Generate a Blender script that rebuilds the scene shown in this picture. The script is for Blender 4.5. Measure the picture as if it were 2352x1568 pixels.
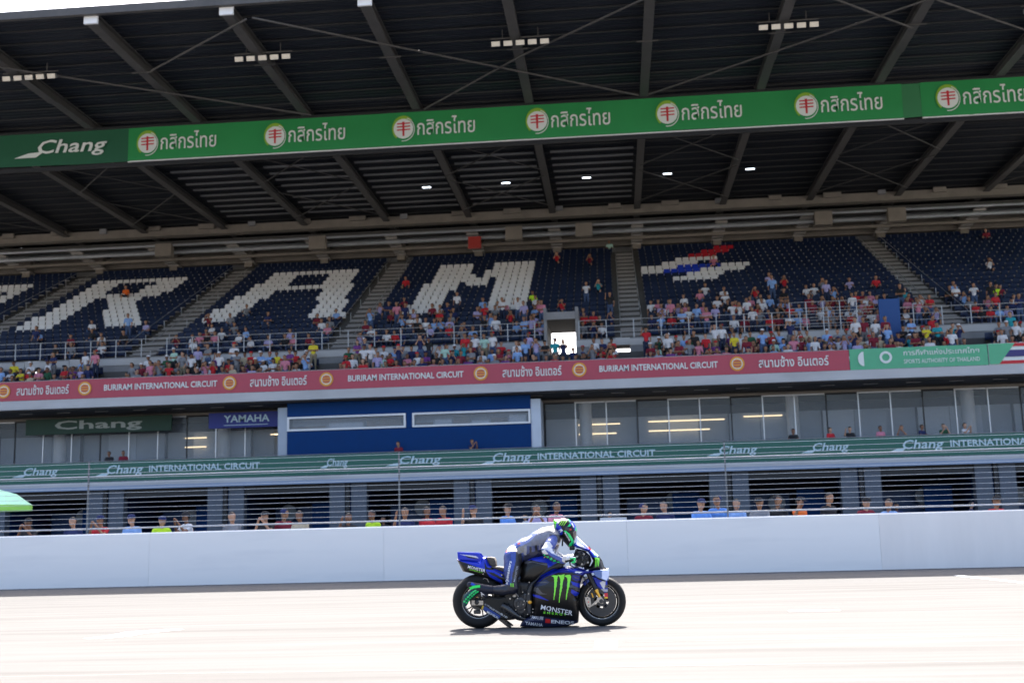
import bpy, bmesh, math, random
import numpy as np
from mathutils import Vector, Matrix
from mathutils.bvhtree import BVHTree
random.seed(7)
RNG = np.random.default_rng(5)
for o in list(bpy.data.objects): bpy.data.objects.remove(o)
C = bpy.context.scene.collection
SC = bpy.context.scene

# ---------------------------------------------------------------- camera
CAMH = 1.275
FPX = 2633.0                      # focal length in pixels of a 2352 px wide picture
def nrm(v):
    v = np.array(v, float); return v/np.linalg.norm(v)
YC = nrm((244, -415, -FPX)); XC = nrm((30476, 1225, FPX)); XC = nrm(XC-YC*XC.dot(YC)); ZC = np.cross(XC, YC)
RW = np.array([XC, YC, ZC])       # camera axes -> world
cam_d = bpy.data.cameras.new('camera'); cam = bpy.data.objects.new('camera', cam_d); C.objects.link(cam)
cam_d.sensor_width = 36; cam_d.lens = FPX/2352*36; cam_d.clip_end = 3000; cam_d.clip_start = .1
cam_d.dof.use_dof = True; cam_d.dof.focus_distance = 14.6; cam_d.dof.aperture_fstop = 2.0
m4 = Matrix([[*RW[0], 0], [*RW[1], 0], [*RW[2], CAMH], [0, 0, 0, 1]])
cam.matrix_world = m4
SC.camera = cam

# ---------------------------------------------------------------- light
SUN_EL = 50.6
w = bpy.data.worlds.new('World'); SC.world = w; w.use_nodes = True
nt = w.node_tree; nt.nodes.clear()
sky = nt.nodes.new('ShaderNodeTexSky'); sky.sky_type = 'NISHITA'; sky.sun_disc = False
sky.sun_elevation = math.radians(SUN_EL); sky.sun_rotation = 0.0
sky.air_density = 0.8; sky.dust_density = 5.0; sky.ozone_density = 1.0
bg = nt.nodes.new('ShaderNodeBackground'); bg.inputs[1].default_value = 0.115
wo = nt.nodes.new('ShaderNodeOutputWorld')
nt.links.new(sky.outputs[0], bg.inputs[0]); nt.links.new(bg.outputs[0], wo.inputs[0])
sd = bpy.data.lights.new('sun', 'SUN'); sd.energy = 5.0; sd.angle = math.radians(.5); sd.color = (1, .95, .89)
sun = bpy.data.objects.new('sun', sd); C.objects.link(sun)
sun.rotation_euler = Vector((0, -math.cos(math.radians(SUN_EL)), -math.sin(math.radians(SUN_EL)))).to_track_quat('-Z', 'Y').to_euler()
sun.location = (0, 0, 60)
SC.view_settings.view_transform = 'Standard'; SC.view_settings.look = 'None'
SC.view_settings.exposure = 2.3; SC.view_settings.gamma = 1; SC.view_settings.use_curve_mapping = False
SC.render.engine = 'CYCLES'

# ---------------------------------------------------------------- pixel helpers (2352 px wide reading of the photograph)
def ray(u, v): return RW @ np.array([u-1176., -(v-784.), -FPX])
def atY(u, v, Y):
    d = ray(u, v); t = Y/d[1]; return (d[0]*t, Y, CAMH+d[2]*t)
def atZ(u, v, Z):
    d = ray(u, v); t = (Z-CAMH)/d[2]; return (d[0]*t, d[1]*t, Z)

# ---------------------------------------------------------------- materials
MATS = {}
def mat(name, col=(.5, .5, .5), rough=.6, metal=0., coat=0., var=.0, vscale=3., bump=0., bscale=30., stretch=None, emit=0., alpha=None, trans=0., attr=False, spec=.5, dirt=None):
    if name in MATS: return MATS[name]
    m = bpy.data.materials.new(name); m.use_nodes = True; MATS[name] = m
    n = m.node_tree.nodes; l = m.node_tree.links; b = n['Principled BSDF']
    b.inputs['Base Color'].default_value = (*col, 1); b.inputs['Roughness'].default_value = rough
    b.inputs['Metallic'].default_value = metal; b.inputs['Coat Weight'].default_value = coat; b.inputs['Coat Roughness'].default_value = .05
    b.inputs['Specular IOR Level'].default_value = spec
    src = None
    if attr:
        a = n.new('ShaderNodeAttribute'); a.attribute_name = 'Col'; src = a.outputs['Color']; l.new(src, b.inputs['Base Color'])
    if var or bump or dirt:
        tc = n.new('ShaderNodeTexCoord'); mp = n.new('ShaderNodeMapping'); l.new(tc.outputs['Object'], mp.inputs[0])
        if stretch: mp.inputs['Scale'].default_value = stretch
    if var:
        nz = n.new('ShaderNodeTexNoise'); nz.inputs['Scale'].default_value = vscale; nz.inputs['Detail'].default_value = 6; nz.inputs['Roughness'].default_value = .62
        l.new(mp.outputs[0], nz.inputs['Vector'])
        mr = n.new('ShaderNodeMapRange'); mr.inputs[1].default_value = .3; mr.inputs[2].default_value = .7
        mr.inputs[3].default_value = 1-var; mr.inputs[4].default_value = 1+var; l.new(nz.outputs['Fac'], mr.inputs[0])
        mx = n.new('ShaderNodeMix'); mx.data_type = 'RGBA'; mx.blend_type = 'MULTIPLY'; mx.inputs['Factor'].default_value = 1
        if src: l.new(src, mx.inputs['A'])
        else: mx.inputs['A'].default_value = (*col, 1)
        l.new(mr.outputs[0], mx.inputs['B']); l.new(mx.outputs['Result'], b.inputs['Base Color']); src = mx.outputs['Result']
        mr2 = n.new('ShaderNodeMapRange'); mr2.inputs[3].default_value = max(.02, rough-.12); mr2.inputs[4].default_value = min(1, rough+.12)
        l.new(nz.outputs['Fac'], mr2.inputs[0]); l.new(mr2.outputs[0], b.inputs['Roughness'])
    if dirt:
        n2 = n.new('ShaderNodeTexNoise'); n2.inputs['Scale'].default_value = dirt[1]; n2.inputs['Detail'].default_value = 8
        l.new(mp.outputs[0], n2.inputs['Vector'])
        r2 = n.new('ShaderNodeMapRange'); r2.inputs[1].default_value = .52; r2.inputs[2].default_value = .72; r2.inputs[3].default_value = 0; r2.inputs[4].default_value = dirt[2]
        l.new(n2.outputs['Fac'], r2.inputs[0])
        m2 = n.new('ShaderNodeMix'); m2.data_type = 'RGBA'; l.new(r2.outputs[0], m2.inputs['Factor'])
        if src: l.new(src, m2.inputs['A'])
        else: m2.inputs['A'].default_value = (*col, 1)
        m2.inputs['B'].default_value = (*dirt[0], 1); l.new(m2.outputs['Result'], b.inputs['Base Color'])
    if bump:
        nb = n.new('ShaderNodeTexNoise'); nb.inputs['Scale'].default_value = bscale; nb.inputs['Detail'].default_value = 5; l.new(mp.outputs[0], nb.inputs['Vector'])
        bp = n.new('ShaderNodeBump'); bp.inputs['Strength'].default_value = bump; bp.inputs['Distance'].default_value = .02
        l.new(nb.outputs['Fac'], bp.inputs['Height']); l.new(bp.outputs[0], b.inputs['Normal'])
    if emit:
        b.inputs['Emission Color'].default_value = (*col, 1); b.inputs['Emission Strength'].default_value = emit
    if trans: b.inputs['Transmission Weight'].default_value = trans
    if alpha is not None: b.inputs['Alpha'].default_value = alpha
    return m

# ---------------------------------------------------------------- objects
def tag(o, label=None, cat=None, group=None, kind=None):
    if label: o['label'] = label
    if cat: o['category'] = cat
    if group: o['group'] = group
    if kind: o['kind'] = kind
    return o
def empty(name, loc=(0, 0, 0), label=None, cat=None, group=None):
    o = bpy.data.objects.new(name, None); o.empty_display_size = .3; C.objects.link(o); o.location = loc
    o['_'] = 0; del o['_']
    return tag(o, label, cat, group)
def link_mesh(name, me, parent=None, loc=None):
    o = bpy.data.objects.new(name, me); C.objects.link(o)
    if parent is not None: o.parent = parent
    if loc is not None: o.location = loc
    return o
class MB:
    """collects shapes for one mesh object; off is subtracted so that world numbers can be given"""
    def __init__(s, off=(0, 0, 0)): s.v = []; s.f = []; s.m = []; s.off = off
    def add(s, vs, fs, mi=0):
        b = len(s.v); s.v += [(p[0]-s.off[0], p[1]-s.off[1], p[2]-s.off[2]) for p in vs]
        s.f += [tuple(b+i for i in f) for f in fs]; s.m += [mi]*len(fs); return s
    def box(s, x0, x1, y0, y1, z0, z1, mi=0):
        return s.add([(x0, y0, z0), (x1, y0, z0), (x1, y1, z0), (x0, y1, z0), (x0, y0, z1), (x1, y0, z1), (x1, y1, z1), (x0, y1, z1)],
                     [(0, 3, 2, 1), (4, 5, 6, 7), (0, 1, 5, 4), (1, 2, 6, 5), (2, 3, 7, 6), (3, 0, 4, 7)], mi)
    def bbox(s, x0, x1, y0, y1, z0, z1, b=.02, mi=0):   # box with chamfered vertical+horizontal front edges
        b = min(b, abs(x1-x0)*.45, abs(y1-y0)*.45, abs(z1-z0)*.45)
        def ring(ins, z): return [(x0+ins, y0+b if ins == 0 else y0+b, z)]
        vs = []
        for z, i in ((z0, b), (z0+b, 0), (z1-b, 0), (z1, b)):
            vs += [(x0+i+ (b if i == 0 else 0), y0+i, z), (x1-i-(b if i == 0 else 0), y0+i, z), (x1-i, y0+i+(b if i == 0 else 0), z), (x1-i, y1-i-(b if i == 0 else 0), z),
                   (x1-i-(b if i == 0 else 0), y1-i, z), (x0+i+(b if i == 0 else 0), y1-i, z), (x0+i, y1-i-(b if i == 0 else 0), z), (x0+i, y0+i+(b if i == 0 else 0), z)]
        fs = [tuple(range(7, -1, -1)), tuple(range(24, 32))]
        for k in range(3):
            for j in range(8):
                a = k*8+j; c = k*8+(j+1) % 8; fs.append((a, c, c+8, a+8))
        return s.add(vs, fs, mi)
    def tube(s, pts, r, n=8, mi=0, cap=True):
        pts = [Vector(p) for p in pts]; R = r if hasattr(r, '__len__') else [r]*len(pts)
        vs = []; fs = []; up = Vector((0, 0, 1)); prev = None
        for i, p in enumerate(pts):
            d = (pts[min(i+1, len(pts)-1)]-pts[max(i-1, 0)]).normalized()
            if prev is None:
                a = d.orthogonal().normalized()
            else:
                a = (prev-d*prev.dot(d)); a = a.normalized() if a.length > 1e-6 else d.orthogonal().normalized()
            prev = a; b = d.cross(a)
            for k in range(n):
                t = 2*math.pi*k/n; q = p+(a*math.cos(t)+b*math.sin(t))*R[i]; vs.append(tuple(q))
        for i in range(len(pts)-1):
            for k in range(n):
                k2 = (k+1) % n; fs.append((i*n+k, i*n+k2, (i+1)*n+k2, (i+1)*n+k))
        if cap: fs.append(tuple(range(n-1, -1, -1))); fs.append(tuple((len(pts)-1)*n+k for k in range(n)))
        return s.add(vs, fs, mi)
    def lathe(s, prof, c=(0, 0, 0), n=40, mi=0, closed=False):   # profile (r, y) turned about the Y axis
        vs = []; fs = []; m = len(prof)
        for k in range(n):
            t = 2*math.pi*k/n
            for r, y in prof: vs.append((c[0]+r*math.cos(t), c[1]+y, c[2]+r*math.sin(t)))
        for k in range(n):
            k2 = (k+1) % n
            for i in range(m if closed else m-1):
                j = (i+1) % m; fs.append((k*m+i, k*m+j, k2*m+j, k2*m+i))
        return s.add(vs, fs, mi)
    def cyl(s, c, r, y0, y1, n=20, mi=0):
        return s.lathe([(0.0001, y0), (r, y0), (r, y1), (0.0001, y1)], c, n, mi)
    def prism(s, poly, y0, y1, mi=0):       # poly in (x, z)
        n = len(poly); vs = [(x, y0, z) for x, z in poly]+[(x, y1, z) for x, z in poly]
        fs = [tuple(range(n)), tuple(range(2*n-1, n-1, -1))]+[(i, i+n, (i+1) % n+n, (i+1) % n) for i in range(n)]
        return s.add(vs, fs, mi)
    def mesh(s, name, mats):
        me = bpy.data.meshes.new(name); me.from_pydata(s.v, [], s.f)
        for m in (mats if isinstance(mats, (list, tuple)) else [mats]): me.materials.append(m)
        if any(s.m): me.polygons.foreach_set('material_index', s.m)
        return me
    def build(s, name, mats, parent=None, smooth=False, fixn=False):
        me = s.mesh(name, mats)
        if fixn:
            bm = bmesh.new(); bm.from_mesh(me); bmesh.ops.recalc_face_normals(bm, faces=bm.faces); bm.to_mesh(me); bm.free()
        if smooth:
            me.polygons.foreach_set('use_smooth', [True]*len(me.polygons))
            if smooth != 'all': me.set_sharp_from_angle(angle=math.radians(35))
        return link_mesh(name, me, parent)

# ---------------------------------------------------------------- implicit surfaces -> mesh (surface nets)
def nets(F, org, h):
    S = F < 0; n = F.shape
    cnt = np.zeros((n[0]-1, n[1]-1, n[2]-1), np.int8)
    offs = [(a, b, c) for a in (0, 1) for b in (0, 1) for c in (0, 1)]
    for a, b, c in offs: cnt += S[a:n[0]-1+a, b:n[1]-1+b, c:n[2]-1+c]
    I, J, K = np.nonzero((cnt > 0) & (cnt < 8)); N = len(I)
    idx = -np.ones(cnt.shape, np.int32); idx[I, J, K] = np.arange(N)
    V = {o: F[I+o[0], J+o[1], K+o[2]] for o in offs}
    P = np.zeros((N, 3)); W = np.zeros(N)
    for i, a in enumerate(offs):
        for b in offs[i+1:]:
            if sum(abs(a[q]-b[q]) for q in range(3)) != 1: continue
            m = (V[a] < 0) != (V[b] < 0)
            d = V[a]-V[b]; t = np.where(m, V[a]/np.where(d == 0, 1, d), 0)
            for q in range(3): P[:, q] += np.where(m, a[q]+(b[q]-a[q])*t, 0)
            W += m
    P /= np.maximum(W, 1)[:, None]; P += np.stack([I, J, K], 1); P = P*h+np.array(org)
    Q = []
    for ax in range(3):
        o1, o2 = [(1, 2), (2, 0), (0, 1)][ax]
        sl0 = [slice(None)]*3; sl1 = [slice(None)]*3; sl0[ax] = slice(0, -1); sl1[ax] = slice(1, None)
        A = S[tuple(sl0)]; B = S[tuple(sl1)]; E = np.array(np.nonzero(A != B)); ins = A[tuple(E)]
        ok = (E[o1] > 0) & (E[o2] > 0) & (E[o1] < n[o1]-1) & (E[o2] < n[o2]-1); E = E[:, ok]; ins = ins[ok]
        def g(d1, d2):
            e = E.copy(); e[o1] -= d1; e[o2] -= d2; return idx[tuple(e)]
        q = np.stack([g(1, 1), g(0, 1), g(0, 0), g(1, 0)], 1)
        q[~ins] = q[~ins][:, ::-1]; Q.append(q)
    return P, np.concatenate(Q)
def np_mesh(name, P, Q, mats, smooth=True, col=None, mi=None):
    me = bpy.data.meshes.new(name); me.from_pydata([tuple(p) for p in P.tolist()], [], [tuple(q) for q in Q.tolist()])
    for m in (mats if isinstance(mats, (list, tuple)) else [mats]): me.materials.append(m)
    if mi is not None: me.polygons.foreach_set('material_index', mi.astype(np.int32))
    if smooth: me.polygons.foreach_set('use_smooth', [True]*len(me.polygons))
    if col is not None:
        a = me.color_attributes.new('Col', 'FLOAT_COLOR', 'POINT'); a.data.foreach_set('color', np.c_[col, np.ones(len(col))].astype(np.float32).ravel())
    return me
def smooth_verts(P, Q, it=1, lam=.5):
    P = P.copy()
    for _ in range(it):
        S = np.zeros_like(P); W = np.zeros(len(P))
        for a, b in ((0, 1), (1, 2), (2, 3), (3, 0)):
            np.add.at(S, Q[:, a], P[Q[:, b]]); np.add.at(S, Q[:, b], P[Q[:, a]])
            np.add.at(W, Q[:, a], 1); np.add.at(W, Q[:, b], 1)
        P = P+lam*(S/W[:, None]-P)
    return P
def body(prims, h, k=.03):
    """prims: (p0, p1, r0, r1, mat[, ysquash]) tapered capsules blended into one continuous surface"""
    A = np.array([p[0] for p in prims], float); B = np.array([p[1] for p in prims], float)
    R = np.array([max(p[2], p[3]) for p in prims])
    lo = np.minimum(A, B).min(0)-R.max()-3*h; hi = np.maximum(A, B).max(0)+R.max()+3*h
    n = np.ceil((hi-lo)/h).astype(int)+1
    F = np.full(n, 1.0, np.float32)
    ax = [lo[i]+h*np.arange(n[i]) for i in range(3)]
    for p in prims:
        a, b = np.array(p[0], float), np.array(p[1], float); r0, r1 = p[2], p[3]; mr = max(r0, r1)+k*2.5+2*h
        i0 = np.maximum(((np.minimum(a, b)-mr-lo)/h).astype(int), 0); i1 = np.minimum(((np.maximum(a, b)+mr-lo)/h).astype(int)+2, n)
        X, Y, Z = np.meshgrid(*[ax[q][i0[q]:i1[q]] for q in range(3)], indexing='ij')
        ab = b-a; L = max(ab.dot(ab), 1e-9)
        t = np.clip(((X-a[0])*ab[0]+(Y-a[1])*ab[1]+(Z-a[2])*ab[2])/L, 0, 1)
        d = np.sqrt((X-a[0]-t*ab[0])**2+(Y-a[1]-t*ab[1])**2+(Z-a[2]-t*ab[2])**2)-(r0+(r1-r0)*t)
        sl = tuple(slice(i0[q], i1[q]) for q in range(3)); f = F[sl]
        hh = np.clip(.5+.5*(f-d)/k, 0, 1); F[sl] = f*(1-hh)+d*hh-k*hh*(1-hh)
    P, Q = nets(F, lo, h)
    c = P[Q].mean(1); best = np.full(len(c), 9.); mi = np.zeros(len(c), int)
    for p in prims:
        a, b = np.array(p[0], float), np.array(p[1], float); ab = b-a; L = max(ab.dot(ab), 1e-9)
        t = np.clip((c-a)@ab/L, 0, 1); d = np.linalg.norm(c-a-t[:, None]*ab, axis=1)-(p[2]+(p[3]-p[2])*t)
        m = d < best; best[m] = d[m]; mi[m] = p[4]
    return P, Q, mi
def polydist(X, Z, poly):
    """signed distance (negative inside) of 2D points to a polygon"""
    P = np.array(poly, float); d = np.full(X.shape, 1e9); ins = np.zeros(X.shape, bool); n = len(P)
    for i in range(n):
        a = P[i]; b = P[(i+1) % n]; e = b-a; wx = X-a[0]; wz = Z-a[1]
        t = np.clip((wx*e[0]+wz*e[1])/max(e.dot(e), 1e-12), 0, 1)
        d = np.minimum(d, (wx-e[0]*t)**2+(wz-e[1]*t)**2)
        c = (a[1] > Z) != (b[1] > Z); 
        with np.errstate(divide='ignore', invalid='ignore'):
            xi = a[0]+(Z-a[1])*e[0]/(e[1] if e[1] != 0 else 1e-12)
        ins ^= c & (X < xi)
    return np.where(ins, -1, 1)*np.sqrt(d)
def inflate(poly, W, edge, w0=0., h=.006, yc=0., Wf=None, power=.5, both=False):
    """closed body whose side outline is poly (x,z) and whose half width swells from w0 at the rim to W"""
    P = np.array(poly); lo = P.min(0)-3*h; hi = P.max(0)+3*h; m = W+w0+4*h
    nx, nz = np.ceil((hi-lo)/h).astype(int)+1; ny = int(2*m/h)+1
    X, Z = np.meshgrid(lo[0]+h*np.arange(nx), lo[1]+h*np.arange(nz), indexing='ij')
    D = polydist(X, Z, poly); t = np.clip(-D/edge, 0, 1); WW = W if Wf is None else W*Wf(X, Z)
    w_ = w0+(WW-w0)*np.maximum(1-(1-t)**2, 0)**power
    Y = (-m+h*np.arange(ny))[None, :, None]
    a = np.abs(Y)-w_[:, None, :]; d = np.broadcast_to(D[:, None, :], a.shape)
    F = np.where(d > 0, np.sqrt(np.maximum(a, 0)**2+d**2), np.maximum(a, d))
    P3, Q = nets(F.astype(np.float32), (lo[0], -m, lo[1]), h)
    P3[:, 1] += yc
    return smooth_verts(P3, Q, 2, .4), Q
def text_geo(s, bold=0., shear=0.):
    cu = bpy.data.curves.new('t', 'FONT'); cu.body = s; cu.size = 1; cu.offset = bold; cu.shear = shear; cu.resolution_u = 2
    o = bpy.data.objects.new('t', cu); C.objects.link(o); bpy.context.view_layer.update()
    me = bpy.data.meshes.new_from_object(o.evaluated_get(bpy.context.evaluated_depsgraph_get()))
    V = np.array([v.co[:2] for v in me.vertices]) if len(me.vertices) else np.zeros((3, 2)); F = [tuple(p.vertices) for p in me.polygons]
    bpy.data.objects.remove(o); bpy.data.curves.remove(cu); bpy.data.meshes.remove(me)
    V = V-V.min(0); return V/np.array([max(V[:, 0].max(), 1e-6), max(V[:, 1].max(), 1e-6)]), F, 1
def poly_tri(poly):
    from mathutils.geometry import tessellate_polygon
    return [tuple(t) for t in tessellate_polygon([[Vector((p[0], p[1], 0)) for p in poly]])]
# ================================================================ SETTING
XL, XR = -62., 46.               # length of building that is modelled
m_asph = mat('asphalt', (.113, .111, .109), .95, spec=.03, var=.11, vscale=2.2, stretch=(.10, 1.6, 1), bump=.25, bscale=60, dirt=((.074, .071, .068), 1.3, .5))
m_lane = mat('pit_lane_concrete', (.19, .19, .19), .85, var=.1, vscale=1.5, bump=.2, bscale=50)
m_grass = mat('dusty_ground', (.15, .14, .12), .95, var=.25, vscale=1.2)
m_wpaint = mat('road_paint', (.8, .8, .78), .6, var=.08, vscale=9)
b = MB(); b.box(-1500, 1500, -1500, 1500, -.6, -.02); tag(b.build('ground', m_grass), kind='structure')
b = MB(); b.add([(-400, -40, 0), (400, -40, 0), (400, 28.6, 0), (-400, 28.6, 0)], [(0, 1, 2, 3)])
tag(b.build('race_track', m_asph), kind='structure')
b = MB(); b.add([(-400, 28.6, .004), (400, 28.6, .004), (400, 58, .004), (-400, 58, .004)], [(0, 1, 2, 3)])
tag(b.build('pit_lane', m_lane), kind='structure')
def mark(pts, label):
    b = MB(); n = len(pts); b.add([(x, y, .004) for x, y in pts], [tuple(range(n))]); o = b.build('painted_marking', m_wpaint)
    tag(o, label, 'road marking')
mark([(-6.8, 14.35), (-6.5, 14.3), (-6.3, 14.6), (-6.25, 15.0), (-5.9, 15.45), (-6.2, 15.5), (-6.6, 15.2), (-6.62, 14.7)], 'small curved white paint mark on the track behind the motorcycle')
mark([(-.30, 12.12), (-.06, 12.12), (-.06, 12.92), (-.30, 12.92)], 'small white painted rectangle on the track in front of the motorcycle')
mark([(6.9, 25.05), (7.05, 25.05), (7.6, 20.0), (7.45, 20.0)], 'thin white painted line running across the track at the right edge of the picture')
mark([(2.3, 16.5), (3.0, 16.5), (3.0, 16.62), (2.3, 16.62)], 'short white painted dash on the track ahead of the motorcycle')
# seams of the asphalt lanes (real narrow grooves filled with tar)
m_tar = mat('tar_seam', (.12, .115, .11), .8)
for y, x0, x1 in ((12.75, -1.2, 60), (17.9, 0.6, 70), (10.6, -60, 60)):
    b = MB(); b.add([(x0, y, .003), (x1, y, .003), (x1, y+.018, .003), (x0, y+.018, .003)], [(0, 1, 2, 3)]); tag(b.build('asphalt_seam', m_tar), kind='structure')

# ---------------------------------------------------------------- pit wall and its fence
m_wall = mat('wall_paint', (.86, .835, .80), .38, var=.03, vscale=.5, stretch=(.2, 1, 1.5), dirt=((.56, .56, .57), 1.1, .35), bump=.03, bscale=3)
pw = empty('pit_wall', (0, 28.5, 0), 'long smooth white painted concrete pit wall behind the motorcycle', 'wall')
pm = None; xs = np.arange(-60, 48, 6.02)
for i, x in enumerate(xs):
    if pm is None:
        b = MB(); pr = [(0, 0), (0, 1.30), (.03, 1.33), (.27, 1.33), (.30, 1.30), (.30, 0)]
        L = 6.018; n = len(pr)
        vs = [(.002, y, z) for y, z in pr]+[(L, y, z) for y, z in pr]
        fs = [tuple(range(n)), tuple(range(2*n-1, n-1, -1))]+[(k, (k+1) % n, (k+1) % n+n, k+n) for k in range(n)]
        b.add(vs, fs); pm = b.mesh('wall_panel', m_wall)
        bmx = bmesh.new(); bmx.from_mesh(pm); bmesh.ops.recalc_face_normals(bmx, faces=bmx.faces); bmx.to_mesh(pm); bmx.free()
    o = link_mesh('wall_panel', pm, pw, (x, 0, 0))
    if x > 6:
        o.material_slots[0].link = 'OBJECT'; o.material_slots[0].material = mat('right_wall_white', (.82, .78, .74), .30, var=.05, vscale=.8, stretch=(1.6, 1, .25), bump=.02, bscale=3)  # right-hand panels take a separate, slightly glossier off-white
m_galv = mat('galvanised_steel', (.46, .48, .5), .45, metal=.6, var=.1)
m_wire = mat('fence_wire', (.55, .57, .6), .4, metal=.4)
cf = empty('catch_fence', (0, 28.95, 0), 'tall grey post and wire catch fence standing behind the white pit wall', 'fence')
pm = None
for x in np.arange(-56, 46, 8.2):
    if pm is None:
        b = MB(); b.box(-.018, .018, -.022, .022, 0, 3.2); b.box(-.09, .09, -.07, .07, 0, .03); pm = b.mesh('post', mat('post_grey', (.16, .17, .18), .5, metal=.3))
    link_mesh('post', pm, cf, (x+1.3, 0, 0))
for i in range(13):
    z = 1.60+i*.128; r = .0058
    b = MB(); pts = [(x, -.045, z+.004*math.sin(x*1.3+i*2)) for x in np.arange(-56, 46.1, 2.05)]; b.tube(pts, r, 4); b.build('wire', m_wire, cf)
for z, rr_ in ((1.46, .022), (2.80, .018)):
    b = MB(); b.tube([(-56, 0, z), (46, 0, z)], rr_, 8); b.build('rail', m_galv, cf, smooth=True)

# ================================================================ GRANDSTAND BUILDING
OFF = (0, 57, 0)
gs = empty('grandstand', OFF, 'huge roofed grandstand with navy seats built over the pit garages and glazed lounge', 'grandstand')
def P(): return MB(OFF)
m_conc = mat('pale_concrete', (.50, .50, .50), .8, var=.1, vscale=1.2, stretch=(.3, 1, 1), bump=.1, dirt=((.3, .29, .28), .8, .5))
m_dconc = mat('grey_concrete', (.26, .26, .265), .85, var=.15, vscale=1.)
m_warmc = mat('buff_concrete', (.24, .21, .175), .85, var=.15, vscale=1.)
m_bluegrey = mat('light_blue_trim', (.28, .35, .47), .5, var=.05)
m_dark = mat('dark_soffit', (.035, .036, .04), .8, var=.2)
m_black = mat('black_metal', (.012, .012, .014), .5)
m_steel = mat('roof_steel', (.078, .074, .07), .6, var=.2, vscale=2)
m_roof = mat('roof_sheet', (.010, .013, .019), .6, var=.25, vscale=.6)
m_navy = mat('navy_paint', (.003, .040, .155), .6, var=.06, spec=.12)
m_darknavy = mat('dark_navy_panel', (.006, .012, .05), .5, var=.1)
m_glass = mat('tinted_glass', (.30, .34, .38), .03, alpha=.25, spec=.5)
m_alum = mat('aluminium', (.55, .56, .58), .35, metal=.7)
m_white = mat('white_paint', (.78, .78, .77), .5, var=.04)
m_warm = mat('warm_tube', (1, .78, .48), .5, emit=.45)
m_cool = mat('cool_lamp', (.8, .9, 1), .5, emit=1.5)
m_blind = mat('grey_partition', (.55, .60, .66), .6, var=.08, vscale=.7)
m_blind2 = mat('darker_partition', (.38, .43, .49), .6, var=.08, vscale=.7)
m_stepc = mat('stair_concrete', (.30, .29, .285), .85, var=.1)
m_tread = mat('terrace_concrete', (.09, .088, .085), .85, var=.15, vscale=1)
def part(name, m, *boxes, parent=gs, smooth=False):
    b = P()
    for q in boxes: b.box(*q)
    return b.build(name, m, parent, smooth=smooth)
# floor slabs, soffits
part('garage_slab_edge', m_conc, (XL, XR, 57.0, 57.6, 3.78, 4.0))
part('slab_trim', m_bluegrey, (XL, XR, 56.96, 57.02, 3.60, 3.775))
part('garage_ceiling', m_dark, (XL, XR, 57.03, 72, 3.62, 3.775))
part('balcony_floor', m_dconc, (XL, XR, 57.605, 72, 3.80, 3.99))
part('upper_slab_edge', m_conc, (XL, XR, 57.0, 57.35, 7.87, 8.33))
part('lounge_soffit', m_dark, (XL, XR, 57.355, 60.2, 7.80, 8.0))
part('soffit_trim', m_warmc, (XL, XR, 60.2, 60.32, 7.60, 7.72))
for x in np.arange(XL+1, XR, 2.1):      # recessed strip lights of the soffit
    part('soffit_light', m_stepc, (x, x+.7, 58.4, 58.48, 7.775, 7.798))
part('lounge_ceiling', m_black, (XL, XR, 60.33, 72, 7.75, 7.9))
part('seating_floor', m_dconc, (XL, XR, 57.36, 84, 8.01, 8.29))
part('lounge_back_wall', m_darknavy, (XL, XR, 66, 66.2, 4.0, 7.74))
part('garage_back_wall', m_darknavy, (XL, XR, 67, 67.2, 0.01, 3.61))
# garage row: pillars every 6.35 m
px0 = -13.51
pil = [px0+6.33*k for k in range(-7, 10)]
pm = None
for x in pil:
    o = part('garage_pillar', mat('pillar_paint', (.09, .105, .13), .6, var=.1), (x-.95, x-.16, 57.3, 57.8, .01, 3.6), (x+.16, x+.95, 57.3, 57.8, .01, 3.6))
    part('downpipe', m_black, (x-.09, x+.09, 57.22, 57.36, .01, 3.59))
    part('dividing_wall', m_navy, (x-.1, x+.1, 57.81, 66.9, .01, 3.58))
m_teal = mat('garage_panel_blue', (.012, .05, .16), .5, var=.1)
m_grey = mat('grey_plastic', (.25, .26, .28), .5, var=.05)
rr = random.Random(11)
for x in pil[:-1]:
    a, c = x+.95, x+5.38
    part('shutter_box', m_black, (a, c, 57.4, 57.75, 3.15, 3.59))
    part('partition', m_teal, (a+.4, a+2.2+rr.random(), 61.5, 61.6, .01, 2.5))
    part('partition', m_navy, (c-1.7, c-.3, 60.3, 60.4, .01, 2.7))
    part('tool_cabinet', m_grey, (a+1.1, a+2.1, 60.6, 61.2, .01, 1.1+rr.random()*.3))
    b = P(); b.tube([(a+.6, 60.5, 3.3), (c-.6, 60.5, 3.3)], .04, 6); b.build('ceiling_tube', m_stepc, gs)
    b = P()
    cx_ = a+rr.uniform(1.2, 3.2); b.lathe([(.0001, 0), (.42, .01), (.45, .05), (.42, .09), (.0001, .1)], (cx_, 60.9, rr.uniform(2.0, 2.5)), 24); b.build('ventilation_fan', m_grey, gs, smooth=True)
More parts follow.
